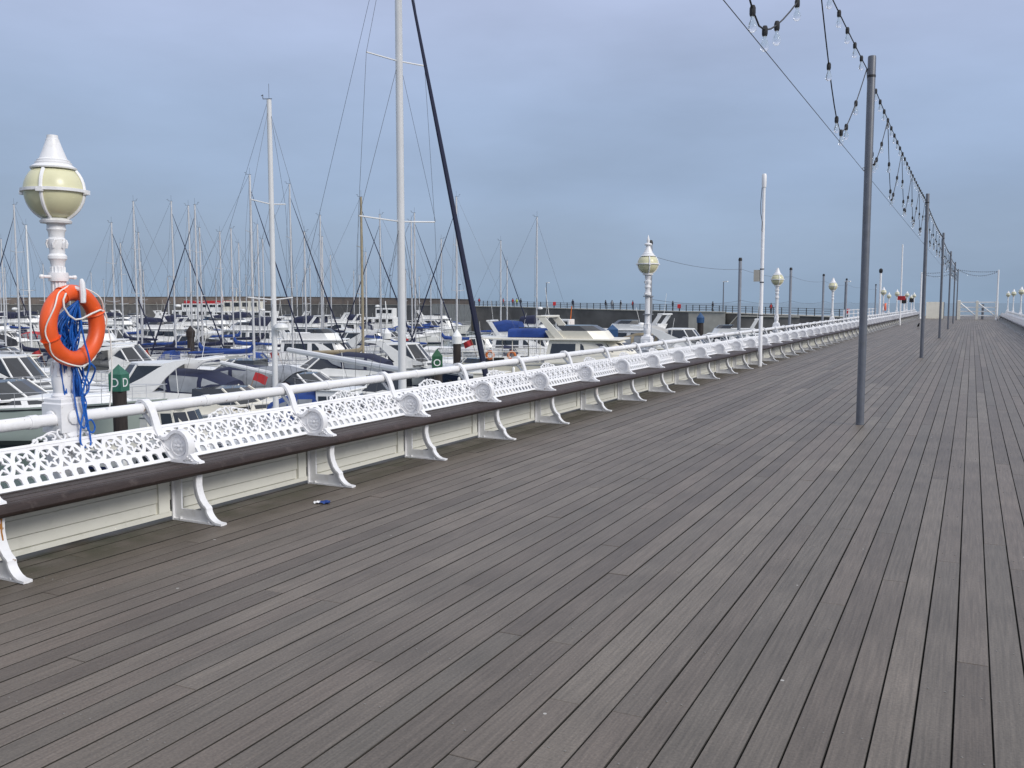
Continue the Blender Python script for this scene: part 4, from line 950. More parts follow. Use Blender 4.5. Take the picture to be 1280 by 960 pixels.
def yacht(name, label, loc, rz, L=10.0, B=3.2, fs=1.0, fb=1.3, mast=13.0, hm=None, mm=None, cover=None, hood=None, jib=None, dodger=None, group=None, detail=2, mast_x=0.08, boom_up=0.0, boom=0.40, wr=0.0075, sm=None, spreaders=2, mr=0.085, radar=False, rt=0.5, boom_z=None, jr=0.7):
    t = thing(name, label, 'sailing yacht', loc, rz, group); hm = hm or HW; mm = mm or ALU; sm = sm or GEL
    H = Hull('sail', L, B, fs, fb, 0.1, rt); hl = H.build(t, hm); H.deck(t, DECKG, 0.03); t_h[t.name] = H
    dz = lambda x: H.sheer(min(max((x + L / 2) / L, 0), 1)) - 0.04
    l = L; mx = mast_x * l
    house(t, 'coachroof', [(-0.16*l, B*0.30), (0.05*l, B*0.30), (0.2*l, B*0.22), (0.30*l, B*0.1), (0.31*l, 0)], [(-0.14*l, B*0.26), (0.04*l, B*0.26), (0.17*l, B*0.18), (0.25*l, B*0.07), (0.26*l, 0)], dz, lambda x: dz(x) + 0.38 - 0.02 * x, sm, wins=((0, 0.08, 0.42, 0.35, 0.75), (0, 0.52, 0.92, 0.35, 0.75), (1, 0.1, 0.6, 0.35, 0.72)), camber=0.07)
    for sd_ in (1, -1): MB().prism([(-0.46*l, fs - 0.04), (-0.46*l, fs + 0.18), (-0.17*l, fs + 0.36), (-0.15*l, fs - 0.02)], sd_ * B * 0.25, sd_ * B * 0.29).build('coaming', sm, t)
    zb = dz(mx) + 0.35
    # mast, spreaders, boom, wires
    MB().tube([(mx, 0, zb - 0.4), (mx, 0, mast)], [mr, mr * 0.8], 10).build('mast', mm, t, True)
    mh = MB().tube([(mx - 0.25, 0, mast + 0.05), (mx + 0.12, 0, mast + 0.02)], 0.012, 4); mh.tube([(mx, 0, mast), (mx, 0, mast + 0.5)], 0.008, 4); mh.tube([(mx - 0.25, 0, mast + 0.05), (mx - 0.25, 0, mast + 0.18), (mx - 0.4, 0.1, mast + 0.18)], 0.014, 4)
    mh.build('wind_vane', WIRE, t)
    rg = MB(); levels = [0.42, 0.70][:spreaders] if spreaders > 1 else [0.52]
    hgt = mast - zb; tips = []
    for f in levels:
        z = zb + hgt * f; hw = B * (0.36 if f < 0.6 else 0.27)
        for sd_ in (1, -1):
            MB().tube([(mx, sd_ * 0.03, z), (mx - 0.12, sd_ * hw, z + 0.08)], 0.022, 5).build('spreader', mm, t); 
        tips.append((z + 0.08, hw))
    for sd_ in (1, -1):
        pts = [(mx - 0.1, sd_ * B * 0.44, dz(mx))] + [(mx - 0.12, sd_ * hw, z) for z, hw in tips] + [(mx, 0, mast - 0.15)]
        rg.tube(pts, wr, 4); rg.tube([(mx - 0.35, sd_ * B * 0.42, dz(mx)), (mx, 0, tips[0][0])], wr, 4)
        if detail > 1: rg.tube([(mx + 0.3, sd_ * B * 0.42, dz(mx)), (mx, 0, tips[0][0] + 0.1)], wr, 4); rg.tube([(mx - 0.08, sd_ * tips[0][1], tips[0][0]), (mx, 0, tips[-1][0])], wr, 4)
    rg.tube([(-l / 2 + 0.15, 0, fs + 0.05), (mx - 0.05, 0, mast - 0.02)], wr, 4)
    if jib is None: rg.tube([(l / 2 - 0.15, 0, fb), (mx, 0, mast - 0.3)], wr, 4)
    rg.build('rigging', WIRE, t)
    if jib is not None:
        a, b = Vector((l / 2 - 0.2, 0, fb + 0.25)), Vector((mx + 0.05, 0, mast * 0.93))
        MB().tube([a + (b - a) * u for u in (0, 0.04, 0.3, 0.6, 0.9, 1)], [0.03 * jr, 0.085 * jr, 0.078 * jr, 0.062 * jr, 0.035 * jr, 0.02 * jr], 7).build('furled_sail', jib, t, True)
    bl = boom * l; bz = boom_z or zb + 0.75
    bo = MB().tube([(mx - 0.05, 0, bz), (mx - bl, 0, bz + boom_up)], mr * 0.75, 8).build('boom', mm, t, True)
    if cover is not None:
        MB().tube([(mx - 0.1 - bl * u, 0, bz + boom_up * u + dzz) for u, dzz in ((-0.02, 0.75), (0.0, 0.45), (0.05, 0.25), (0.25, 0.16), (0.6, 0.12), (0.95, 0.09), (1.0, 0.08))], [0.07, 0.16, 0.2, 0.18, 0.15, 0.11, 0.07], 9).build('sail_cover', cover, t, True)
    if hood is not None:
        hoop_cover(t, [(-0.2*l, -0.2*l, B*0.31, fs + 0.3, fs + 1.2), (-0.14*l, -0.13*l, B*0.3, fs + 0.3, fs + 1.12), (-0.08*l, -0.085*l, B*0.28, fs + 0.28, fs + 0.55)], hood, name='sprayhood', panes=((0, 0, 2, 0.55), (1, 2, 4, 0.6)))
    if dodger is not None:
        for sd_ in (1, -1):
            p0, p1 = H.pt(0.04, 1, sd_), H.pt(0.30, 1, sd_); y = (p0[1] + p1[1]) / 2
            MB().add([(p0[0], p0[1], fs), (p1[0], p1[1], fs), (p1[0], p1[1], fs + 0.6), (p0[0], p0[1], fs + 0.6), (p0[0], p0[1] - sd_ * .02, fs), (p1[0], p1[1] - sd_ * .02, fs), (p1[0], p1[1] - sd_ * .02, fs + 0.6), (p0[0], p0[1] - sd_ * .02, fs + 0.6)], [(0, 1, 2, 3), (7, 6, 5, 4), (0, 4, 5, 1), (1, 5, 6, 2), (2, 6, 7, 3), (3, 7, 4, 0)]).build('dodger', dodger, t)
    if detail > 0:
        H.railing(t, 0.84, 0.99, 0.6, 3, None, 0.015); H.railing(t, 0.0, 0.12, 0.6, 3, None, 0.015)
    if detail > 1:
        ln = MB()
        for sd_ in (1, -1):
            for hh in (0.6, 0.32): ln.tube(H.rail_line(0.1, 0.86, 0.06, hh, 8, sd_), 0.006, 4)
            for k in range(5):
                p = H.pt(0.2 + 0.14 * k, 1, sd_); ln.tube([(p[0], p[1] * 0.97, p[2] - 0.03), (p[0], p[1] * 0.97, p[2] + 0.6)], 0.011, 4)
        ln.build('guard_wires', STEEL, t)
        H.fenders(t, (0.35, 0.55), None)
        H.portholes(hl, (0.4, 0.55), 0.65, 0.4, 0.09)
    if radar: MB().lathe([(0.0, 0.0), (0.2, 0.02), (0.24, 0.09), (0.19, 0.2), (0.0, 0.24)], 12).build('radar_dome', GEL, t, True, loc=(mx + 0.3, 0, zb + hgt * 0.33))
    return t

AX = R(24)                                   # the berths lie along this line
def at(px, d): return at_depth(px, d, WATER)
placed = []
def spot(p, L, rz=AX): placed.append((p.x, p.y, L)); return p
def mb_(name, label, px, d, rzd, **k):
    p = spot(at(px, d), k.get('L', 10.0)); return motor_boat(name, label, p, R(rzd), detail=3 if d < 60 else 2, **k)
def sy_by_mast(label, px, d, rzd, **k):
    """yacht whose mast stands at image column px, depth d"""
    L = k.get('L', 10.0); p = at(px, d); a = R(rzd); mx = k.get('mast_x', 0.08) * L
    p = Vector((p.x - mx * math.cos(a), p.y - mx * math.sin(a), WATER)); spot(p, L)
    return yacht('sailing_yacht', label, p, a, **k)
# -- the nearest boats, just beyond the bench rail
m1 = mb_('motor_cruiser', 'large grey-green hulled cruiser with white deck, fenders and oval portholes below the lamp', 15, 39.5, 22, L=13.5, B=4.0, fs=1.5, fb=1.95, hm=HG, canopy=None, arch=False)
m2 = mb_('motor_cruiser', 'white cruiser with black cockpit cover moored behind the grey-green hull', 25, 50, 25, L=10.5, B=3.4, fs=1.3, fb=1.75, canopy=BLACKC, arch=True)
m3 = mb_('motor_cruiser', 'white cruiser with swept arch and navy canopy with clear side panels, beside green pile D', 168, 44, 203, L=11, B=3.6, fs=1.35, fb=1.8, canopy=NAVY)
m4 = mb_('motor_cruiser', 'white cruiser with wide pale foredeck and navy hood over its windscreen', 248, 47, 205, L=10.5, B=3.5, fs=1.35, fb=1.85, canopy=NAVY, arch=False)
m5 = mb_('fishing_boat', 'small white wheelhouse boat with two dark side windows seen under the handrail', 215, 33, 20, L=6.5, B=2.4, fs=0.8, fb=1.2, style='cabin', rails=False, sm=CREAM)
def heading(px0, d0, px1, d1): v = at(px1, d1) - at(px0, d0); return math.degrees(math.atan2(v.y, v.x))
y1 = sy_by_mast('dark-hulled yacht with white mast and radar, its boom slanting over the rail', 342, 30, heading(265, 31.2, 342, 30), L=9.0, B=3.0, fs=1.1, fb=1.5, mast=12.45, hm=HK, mm=ALUW, mr=0.098, boom=0.26, boom_up=0.3, boom_z=3.68, radar=True, jib=None, spreaders=2, wr=0.006)
y2 = sy_by_mast('big white yacht with very tall white mast and navy furled jib on a thick stay', 502, 26, heading(360, 30, 502, 26), L=11.6, B=3.8, fs=1.3, fb=1.7, mast=17.3, mm=ALUW, mr=0.118, boom=0.5, boom_up=0.37, boom_z=4.1, mast_x=0.14, jr=0.95, jib=NAVY, spreaders=2, wr=0.0065)
m6 = mb_('fishing_boat', 'small white cabin boat with a brown oval name board on its wheelhouse', 425, 37, 12, L=6.8, B=2.6, fs=1.0, fb=1.35, style='cabin', rails=False, canopy=ROYAL)
nb = MB().prism([(0.42 * math.copysign(abs(math.cos(a)) ** 0.35, math.cos(a)), 0.11 * math.copysign(abs(math.sin(a)) ** 0.7, math.sin(a))) for a in [2 * math.pi * i / 16 for i in range(16)]], -0.015, 0.015).build('name_board', NAMEB, m6, loc=(-0.36, -0.905, 1.62))
lettering('NATIVE SILVER', 0.12, WHITEP, nb, (0, -0.02, 0), (R(90), 0, 0))
m7 = mb_('motor_cruiser', 'white cruiser with low dark-windowed wheelhouse beside the dark green pile O', 590, 62, 165, L=11, B=3.5, fs=1.2, fb=1.6, style='express', hm=HN, canopy=None, arch=False)
m8 = mb_('trawler_yacht', 'cream trawler yacht with long roofed aft deck and slanting white arch', 722, 60, 8, L=14.5, B=4.5, fs=2.05, fb=2.7, style='trawler', hm=HC, sm=CREAM)
H8 = t_h[m8.name]; H8.portholes(m8, (0.32, 0.42), 0.55, 0.3, 0.26)
for x in (-5.4, -3.9):
    MB().tube([(x + 0.24 * math.cos(a), -1.84, 2.6 + 0.24 * math.sin(a)) for a in [2 * math.pi * i / 16 for i in range(16)]], 0.08, 7, closed=True).build('life_buoy', ORANGE, m8, True)
hoop_cover(m8, [(-4.5, -4.5, 0.9, 3.75, 4.3), (-2.0, -2.0, 0.9, 3.75, 4.35)], ROYAL, name='deck_cover')
m9 = mb_('motor_cruiser', 'white flybridge cruiser with four square windows moored left of the spiked lamp', 781, 86, 178, L=11, B=3.7, fs=1.9, fb=2.4, style='fly', hm=HGR)
m10 = mb_('motor_cruiser', 'sleek white flybridge yacht with tan bimini and curved black windows right of the spiked lamp', 866, 78, 8, L=14.5, B=4.4, fs=2.0, fb=2.5, style='express', canopy=TANC, radar=True)
m11 = mb_('motor_cruiser', 'cream cabin cruiser tucked close behind the spiked lamp', 838, 66, 200, L=9, B=3.2, fs=1.2, fb=1.6, style='cabin', sm=CREAM, canopy=TANC)
m12 = mb_('motor_cruiser', 'white sports cruiser with long swept arch and navy canopy behind the life ring', 165, 64, 27, L=12.5, B=3.8, fs=1.35, fb=1.9, canopy=NAVY)
y3 = sy_by_mast('white yacht with sloping scooped stern and navy dodger lettered EPO', 239, 79, 27, L=10.5, B=3.4, mast=14.2, hood=NAVY, cover=ROYAL, dodger=NAVY, rt=0.9, fs=1.25, fb=1.5, jib=None, hm=HGR, mast_x=0.12)
lettering('EPO', 0.5, WHITEP, y3, (-3.7, -1.53, 1.52), (R(90), 0, R(5)))
y4 = sy_by_mast('white yacht with royal blue dodgers lettered TOGO and arched navy sprayhood', 316, 66, 27, L=11.5, B=3.6, mast=15.0, hood=NAVY, cover=ROYAL, dodger=ROYAL, fs=1.2, fb=1.5, jib=NAVY, mast_x=0.14, mr=0.1)
lettering('TOGO', 0.5, WHITEP, y4, (-4.0, -1.62, 1.5), (R(90), 0, R(5)))
m13 = mb_('motor_cruiser', 'white cruiser with angular white-framed navy wheelhouse behind the slanting boom', 395, 60, 200, L=11, B=3.6, fs=1.3, fb=1.8, style='express', canopy=NAVY, arch=False)
m14 = mb_('motor_cruiser', 'white cruiser with curved arch and blue covers left of the tan mast', 432, 92, 200, L=11, B=3.6, fs=1.3, fb=1.8, canopy=ROYAL)
y5 = sy_by_mast('classic yacht with tan varnished mast, tan boom cover and tan sprayhood', 453, 69, 20, L=11, B=3.3, mast=13.8, mm=TANMAST, cover=TANC, hood=TANC, hm=HC, mr=0.11, fs=1.0, fb=1.45, jib=NAVY)
y6 = sy_by_mast('navy-hulled sloop with white doghouse beyond the dark green pile O', 571, 76, 186, L=11.5, B=3.4, mast=14.6, hm=HN, fs=1.0, fb=1.5, jib=NAVY, cover=None, mr=0.09)
m15 = mb_('motor_cruiser', 'white flybridge cruiser under navy covers moored below the grey breakwater', 640, 112, 190, L=12, B=3.9, fs=1.4, fb=1.9, style='fly', canopy=NAVY)
m16 = mb_('motor_cruiser', 'white cruiser with royal blue flybridge cover behind the trawler yacht', 668, 84, 14, L=11, B=3.7, fs=1.3, fb=1.8, style='fly', canopy=ROYAL)
m17 = mb_('motor_cruiser', 'white cruiser with navy hood and grey windows near the dark-red hull by the life ring', 10, 78, 24, L=10, B=3.3, canopy=NAVY, arch=False)
m18 = mb_('motor_boat', 'low dark-red hulled launch with cream cabin left of the lamp shaft', 22, 62, 24, L=9.5, B=2.9, fs=0.9, fb=1.3, style='cabin', hm=HBR, sm=CREAM)
for lab_, px, d, rz_d, k_ in (
    ('white open cruiser with bare cockpit and low windscreen just under the slanting boom', 462, 45, 200, dict(L=9, B=3.2, fs=1.3, fb=1.8, arch=False)),
    ('white cruiser with grey cockpit cover between the two white-masted yachts', 392, 46, 18, dict(L=9.5, B=3.2, fs=1.35, fb=1.8, canopy=GREYC, arch=False)),
    ('white cruiser with cream foredeck behind the dark-hulled yacht', 300, 40, 24, dict(L=9, B=3.1, fs=1.2, fb=1.7, arch=False, sm=CREAM)),
    ('white flybridge boat with open top left of the tan-masted yacht', 405, 75, 22, dict(L=10, B=3.4, fs=1.4, fb=1.9, style='fly')),
    ('white arched cruiser without canopy left of pile O', 520, 66, 22, dict(L=10, B=3.3, fs=1.3, fb=1.8)),
    ('small brown launch with cream cuddy tied up under the rail by pile O', 615, 47, 10, dict(L=7, B=2.5, fs=0.9, fb=1.3, style='cabin', hm=HBR, sm=CREAM, rails=False)),
    ('white arched cruiser moored between the trawler yacht and the spike-topped lamp', 800, 68, 170, dict(L=9, B=3.1, fs=1.3, fb=1.8)),
    ('white cruiser with bare foredeck moored right behind the lamp column', 85, 57, 204, dict(L=10, B=3.3, fs=1.3, fb=1.8)),
    ('white open-topped flybridge cruiser beyond the swept-arch sports cruiser', 120, 74, 24, dict(L=11, B=3.6, fs=1.4, fb=1.9, style='fly')),
    ('white cabin boat with white roof beyond pile O', 600, 90, 20, dict(L=8.5, B=2.9, fs=1.2, fb=1.6, style='cabin')),
    ('white cruiser with pale deck left of the yacht lettered EPO', 290, 58, 200, dict(L=10, B=3.3, fs=1.3, fb=1.8, arch=False)),
    ('white flybridge cruiser lying stern-on behind the grey rail post', 905, 92, 190, dict(L=9, B=3.2, fs=1.3, fb=1.8, style='fly'))):
    mb_('motor_cruiser', lab_, px, d, rz_d, **k_)
# -- masts read off the skyline: column, top row, mast height above water, looks
MASTS = [(23, 258, 13.5, ALU, NAVY, NAVY), (37, 283, 12.0, ALUW, None, None), (143, 280, 12.5, ALU, ROYAL, NAVY), (171, 254, 14.0, ALU, NAVY, None), (176, 292, 12.0, ALU, None, None), (218, 254, 14.2, ALU, NAVY, NAVY),
         (247, 258, 13.5, ALU, ROYAL, NAVY), (252, 286, 12.5, ALU, None, None), (277, 291, 12.2, ALU, NAVY, None), (291, 287, 12.6, ALU, ROYAL, None), (324, 282, 13.0, ALU, NAVY, None), (365, 233, 15.0, ALU, None, NAVY),
         (382, 291, 12.0, ALU, ROYAL, None), (402, 271, 13.5, ALU, NAVY, None), (404, 297, 12.0, ALU, NAVY, None), (476, 270, 14.0, ALU, ROYAL, NAVY), (519, 268, 14.0, ALU, NAVY, NAVY), (515, 278, 13.2, ALU, None, None),
         (552, 300, 12.5, ALU, ROYAL, None), (626, 302, 12.5, ALU, NAVY, NAVY), (671, 273, 13.5, ALU, None, None), (414, 320, 12.0, ALU, NAVY, None), (330, 300, 12.5, ALU, NAVY, None), (5, 300, 12.0, ALU, None, NAVY), (153, 305, 12.0, ALU, NAVY, None), (300, 305, 12.5, ALU, ROYAL, None)]
HUE = {'NAVY': 'navy', 'ROYAL': 'royal blue'}
hulls = [(HW, 'white'), (HGR, 'pale grey'), (HW2, 'white red-striped'), (HC, 'cream'), (HN, 'navy'), (HW, 'white')]
seen = {}
for k, (px, ty, mh, mm, cov, jib) in enumerate(MASTS):
    d = (mh + WATER - EYE) * 1149.0 / (378.5 - ty) * 1.0
    hm, hn = hulls[(k * 5 + 2) % 6]
    hood = (NAVY, ROYAL, None, GREYC)[(k * 3) % 4]
    cn = {None: 'bare boom', NAVY: 'navy sail cover', ROYAL: 'royal blue sail cover'}[cov]; jn = {None: 'plain forestay', NAVY: 'navy furled jib'}[jib]
    sn = {None: 'open cockpit', NAVY: 'navy sprayhood', ROYAL: 'blue sprayhood', GREYC: 'grey sprayhood'}[hood]
    lab = f"{hn} hulled yacht, {'tan mast, ' if mm is TANMAST else ''}{cn}, {jn}, {sn}"
    o = sy_by_mast(lab, px, d, 24 + (180 if k % 3 == 0 else 0) + rnd.uniform(-4, 4), L=mh * 0.74 + rnd.uniform(-0.5, 0.5), B=3.1, fs=1.05, fb=1.4, mast=mh, mm=mm, cover=cov, jib=jib, hood=hood, hm=hm, mast_x=0.09, detail=1 if d > 85 else 2, wr=0.008, mr=0.08 if d < 90 else 0.085, group='moored sailing yachts', spreaders=1 if k % 4 == 1 else 2, radar=k % 5 == 0)
    seen.setdefault(lab, []).append(o)
# -- the rest of the ranks: prototypes copied berth by berth
protos = []
def P_m(label, **k): o = motor_boat('motor_cruiser', label, (0, 0, WATER), 0, detail=1, group='moored motor cruisers in the ranks', **k); protos.append((o, k.get('L', 10), [True], 'm'))
def P_s(label, **k): o = yacht('sailing_yacht', label, (0, 0, WATER), 0, detail=1, wr=0.008, group='small yachts moored in the ranks', **k); protos.append((o, k.get('L', 10), [True], 's'))
P_m('white open-backed cruiser under a navy canopy in the packed ranks of boats', L=9.5, B=3.2, canopy=NAVY)
P_m('white cruiser without arch, royal blue canopy, in the packed ranks of boats', L=8.5, B=3.0, fs=1.0, fb=1.5, canopy=ROYAL, arch=False)
P_m('white flybridge cruiser with open top in the packed ranks of boats', L=11, B=3.7, fs=1.3, fb=1.8, style='fly')
P_m('white flybridge cruiser with navy top cover in the packed ranks of boats', L=12, B=3.8, fs=1.3, fb=1.9, style='fly', canopy=NAVY)
P_m('cream cabin boat with grey canopy in the packed ranks of boats', L=7, B=2.6, fs=0.9, fb=1.3, style='cabin', hm=HC, sm=CREAM, canopy=GREYC)
P_m('white cabin boat with blue canopy in the packed ranks of boats', L=7.2, B=2.6, fs=0.9, fb=1.3, style='cabin', canopy=ROYAL)
P_m('pale grey cruiser with navy canopy in the packed ranks of boats', L=10, B=3.3, canopy=NAVY, hm=HGR)
P_m('white cruiser with black canopy in the packed ranks of boats', L=9.8, B=3.3, canopy=BLACKC)
P_m('white cruiser with red cockpit cover in the packed ranks of boats', L=8.2, B=2.9, fs=1.0, fb=1.4, canopy=REDC, arch=False)
P_s('small white yacht with short mast and royal blue sail cover in the ranks', L=8.2, B=2.8, mast=10.5, cover=ROYAL, hood=NAVY, spreaders=1)
P_s('small white yacht with short mast and navy sail cover in the ranks', L=8.8, B=2.9, mast=11.2, cover=NAVY, hood=NAVY, spreaders=1)
P_s('small navy-hulled yacht with short mast in the ranks', L=8.5, B=2.8, mast=10.8, cover=ROYAL, hm=HN, spreaders=1)
a_ = Vector((math.cos(AX), math.sin(AX))); n_ = Vector((-math.sin(AX), math.cos(AX)))
WALL = []                                    # breakwater face, filled below; boats stay this side
def free(p, L):
    for (x, y, l) in placed:
        dx, dy = p.x - x, p.y - y; u = abs(dx * a_.x + dy * a_.y); v = abs(dx * n_.x + dy * n_.y)
        if v < 3.9 and u < (L + l) / 2 + 0.5: return False
    return True
fill = 0
bag = []
rows = []
for r_ in range(-12, 8):
    for v in range(0, 70):
        base = Vector((-70, 70)) + a_ * (r_ * 14.5) + n_ * (v * 4.5 - 150)
        rows.append((r_, v, base))
rnd.shuffle(rows)
for r_, v, b in rows:
    q = project((b.x, b.y, WATER))
    if not q: continue
    x, y, d = q
    lim = 300 if x < 560 else (150 if x < 700 else 98)
    if not (-90 < x < 900 and 56 < d < min(lim, 235) and b.x < -16): continue
    if x > 560 and d > 128 - 0.03 * (x - 560): continue
    if x <= 560 and d > 205: continue
    if rnd.random() < 0.10 or (330 < x < 560 and d > 190): continue
    if 240 < x < 420 and d < 60: continue
    if not bag: bag = protos + protos[:4] + protos[9:11]; rnd.shuffle(bag)
    pr = bag[-1]
    if not free(b, pr[1]): continue
    bag.pop()
    o = pr[0] if pr[2][0] else copy_tree(pr[0]); pr[2][0] = False
    o.location = (b.x, b.y, WATER); o.rotation_euler.z = AX + rnd.uniform(-0.05, 0.05) + (math.pi if (r_ % 2 == 0) != (rnd.random() < 0.2) else 0)
    o.scale = (rnd.uniform(0.93, 1.06),) * 3
    placed.append((b.x, b.y, pr[1])); fill += 1
for pr in protos:
    if pr[2][0]: print('unused proto', pr[0].name)
print('fill boats', fill, 'all', len(placed))
for o, x, z in ((m3, -5.4, 1.5), (m12, -6.1, 1.5), (y4, -5.6, 1.4), (y3, -5.1, 1.4), (m14, -5.4, 1.4), (m8, -7.0, 2.3), (y5, -5.4, 1.2)):
    st_ = MB().tube([(x, 0, z), (x - 0.45, 0, z + 1.35)], 0.016, 5).build('ensign_staff', TEAK, o)
    vs = []
    for i in range(7):
        for j in range(4): vs.append((x - 0.42 - 0.1 * i + 0.05 * j, 0.05 * math.sin(i * 1.3 + j * 0.4), z + 1.25 - 0.13 * j - 0.045 * i))
    MB().add(vs + [(a, b + 0.008, c) for a, b, c in vs], [(i * 4 + j, i * 4 + j + 1, i * 4 + j + 5, i * 4 + j + 4) for i in range(6) for j in range(3)] + [(28 + i * 4 + j, 28 + i * 4 + j + 4, 28 + i * 4 + j + 5, 28 + i * 4 + j + 1) for i in range(6) for j in range(3)]).build('ensign', REDC, st_, True)
# -- pontoons and piles
def pontoon(px0, d0, px1, d1, label, w=1.5):
    p, q = at(px0, d0), at(px1, d1); v = q - p; L = v.length; t = thing('pontoon', label, 'pontoon', p, math.atan2(v.y, v.x), 'floating pontoons between the boats')
    MB().box(0, L, -w / 2, w / 2, 0.02, 0.38).build('float', GREYC, t)
    n = int(L / 1.2)
    for k in range(n): MB().box(k * L / n, (k + 1) * L / n - 0.015, -w / 2 - 0.04, w / 2 + 0.04, 0.383, 0.43).build('board', PONT, t)
for k in range(5):
    c = Vector((-70, 70)) + a_ * (7.25 + 29 * (k - 3)); c0 = c + n_ * (-60); c1 = c + n_ * 75
    t = thing('pontoon', 'long grey floating walkway between two ranks of boats', 'pontoon', (c0.x, c0.y, WATER), math.atan2(n_.y, n_.x), 'floating pontoons between the boats')
    MB().box(0, 135, -0.8, 0.8, -0.2, 0.42).build('float', GREYC, t)
    for j in range(45): MB().box(3 * j, 3 * j + 2.97, -0.85, 0.85, 0.423, 0.47).build('board', PONT, t)
def pile(px, d, top, label, capm, letter=None, capt='house', r=0.27):
    p = at(px, d); t = thing('mooring_pile', label, 'mooring pile', (p.x, p.y, WATER), math.atan2(-p.y, -p.x), None)
    MB().lathe([(r, -1.5), (r, top), (r * 0.9, top + 0.02)], 14).build('timber', TIMBER, t, True, angle=30)
    if capt == 'house':
        c = MB().box(-r * 1.02, r * 1.02, -r * 1.02, r * 1.02, top - 0.65, top + 0.02)
        c.add([(-r*1.05, -r*1.05, top + 0.02), (r*1.05, -r*1.05, top + 0.02), (r*1.05, r*1.05, top + 0.02), (-r*1.05, r*1.05, top + 0.02), (0, 0, top + 0.42)], [(0, 1, 4), (1, 2, 4), (2, 3, 4), (3, 0, 4)])
        cp = c.build('cap', capm, t)
    else: cp = MB().lathe([(r * 1.2, top - 0.5), (r * 1.25, top), (r * 0.9, top + 0.15), (0.0, top + 0.5)], 12).build('cap', capm, t, True, angle=30)
    if letter:
        for a in (0, math.pi / 2, -math.pi / 2):
            o = lettering(letter, 0.5, WHITEP, cp, (r * 1.04 * math.cos(a), r * 1.04 * math.sin(a), top - 0.32), (R(90), 0, R(90) + a))
    return t
pile(145, 36.5, 3.15, 'dark timber mooring pile with pale green cap lettered D', GREENP, 'D').rotation_euler.z += R(-35)
pile(546, 48, 3.2, 'dark timber mooring pile with dark green cap lettered O', GREEND, 'O')
pile(571, 62, 3.75, 'tall dark pile with white cone cap just beyond the green O pile', GEL, None, 'cone')
pile(483, 82, 3.3, 'dark pile with white cone cap behind the tall white mast', GEL, None, 'cone', 0.33)
pile(237, 78, 3.6, 'plain dark pile standing by the yacht lettered EPO', TIMBER, None, 'cone', 0.3)
pile(766, 72, 3.9, 'dark pile with blue house-shaped cap behind the trawler yacht', BLUEP, None, 'house', 0.42)
pile(876, 88, 4.6, 'dark pile with blue top against the pale rust-stained concrete', BLUEP, None, 'cone', 0.3)

# ------------------------------------------------------------------ breakwater
def bw_pt(px, d, z): p = at_depth(px, d); return (p.x, p.y, z)
def wall_thing(name, label, pts, m, thick=6.0, cat='breakwater'):
    """pts: (px, depth, top z); a wall from below the water up, with real thickness away from the harbour"""
    t = thing(name, label, cat, bw_pt(pts[0][0], pts[0][1], WATER))
    o = Vector(t.location); F = []; Bk = []
    for px, d, z in pts:
        p = Vector(bw_pt(px, d, z)); q = Vector(bw_pt(px, d + thick, z)); F.append(p - o); Bk.append(q - o)
    mb = MB(); n = len(pts); vs = []
    for f, b in zip(F, Bk): vs += [(f.x, f.y, -1.0), tuple(f), tuple(b), (b.x, b.y, -1.0)]
    mb.add(vs, [(4 * i + j, 4 * i + j + 1, 4 * i + 5 + j, 4 * i + 4 + j) for i in range(n - 1) for j in range(3)] + [(0, 1, 2, 3), tuple(4 * (n - 1) + j for j in range(4))])
    mb.build('wall', m, t)
    cp = MB()
    for i in range(n - 1):
        a, b, c, d = F[i], F[i + 1], Bk[i + 1], Bk[i]; u = Vector((0, 0, 0.14)); out = (a - d).normalized() * 0.18
        cp.add([a + out, b + out, c, d, a + out + u, b + out + u, c + u, d + u], [(3, 2, 1, 0), (4, 5, 6, 7), (0, 1, 5, 4), (1, 2, 6, 5), (2, 3, 7, 6), (3, 0, 4, 7)])
    cp.build('coping', CONCL if m is CONC else m, t)
    return t
WR = [(588, 196, 0.85), (640, 190, 0.72), (720, 178, 0.4), (800, 168, 0.18), (880, 152, 0.02), (960, 142, -0.25), (1060, 134, -0.55)]
wall_thing('breakwater', 'long dark stone breakwater with railings closing the harbour behind the boats', WR, CONC, 8)
wall_thing('breakwater_parapet', 'high distant brown parapet wall beyond the masts', [(-120, 335, 3.2), (150, 325, 3.6), (330, 318, 3.7), (450, 300, 3.3), (588, 280, 2.6)], CONCR, 10)
wall_thing('quay_wall', 'lower dark quay wall in front of the brown parapet', [(-120, 330, 1.0), (150, 318, 1.0), (330, 310, 1.0), (450, 290, 1.0), (590, 262, 0.8)], CONC, 5)
t = wall_thing('pale_quay', 'pale concrete quay block at the joint of parapet and breakwater', [(540, 232, 1.25), (562, 215, 1.2), (589, 194, 1.1)], CONCL, 9, 'quay')
t = wall_thing('slip_wall', 'pale concrete section of the breakwater with an orange rust stain', [(861, 150, 0.15), (907, 147, 0.1)], CONCL, 3, 'quay')
p = at_depth(888, 149.6); o = Vector(t.location)
rp = MB().box(-0.7, 0.7, -0.02, 0.02, 0.0, 3.0).build('rust_stain', RUST, t, loc=(p.x - o.x, p.y - o.y, 1.2)); rp.rotation_euler.z = R(15)
ramp_ = wall_thing('slipway', 'sloping dark slipway wedge beside the rust-stained concrete', [(896, 139, -4.0), (922, 138, -0.4), (1000, 134, -0.5)], CONC, 2.0, 'slipway')
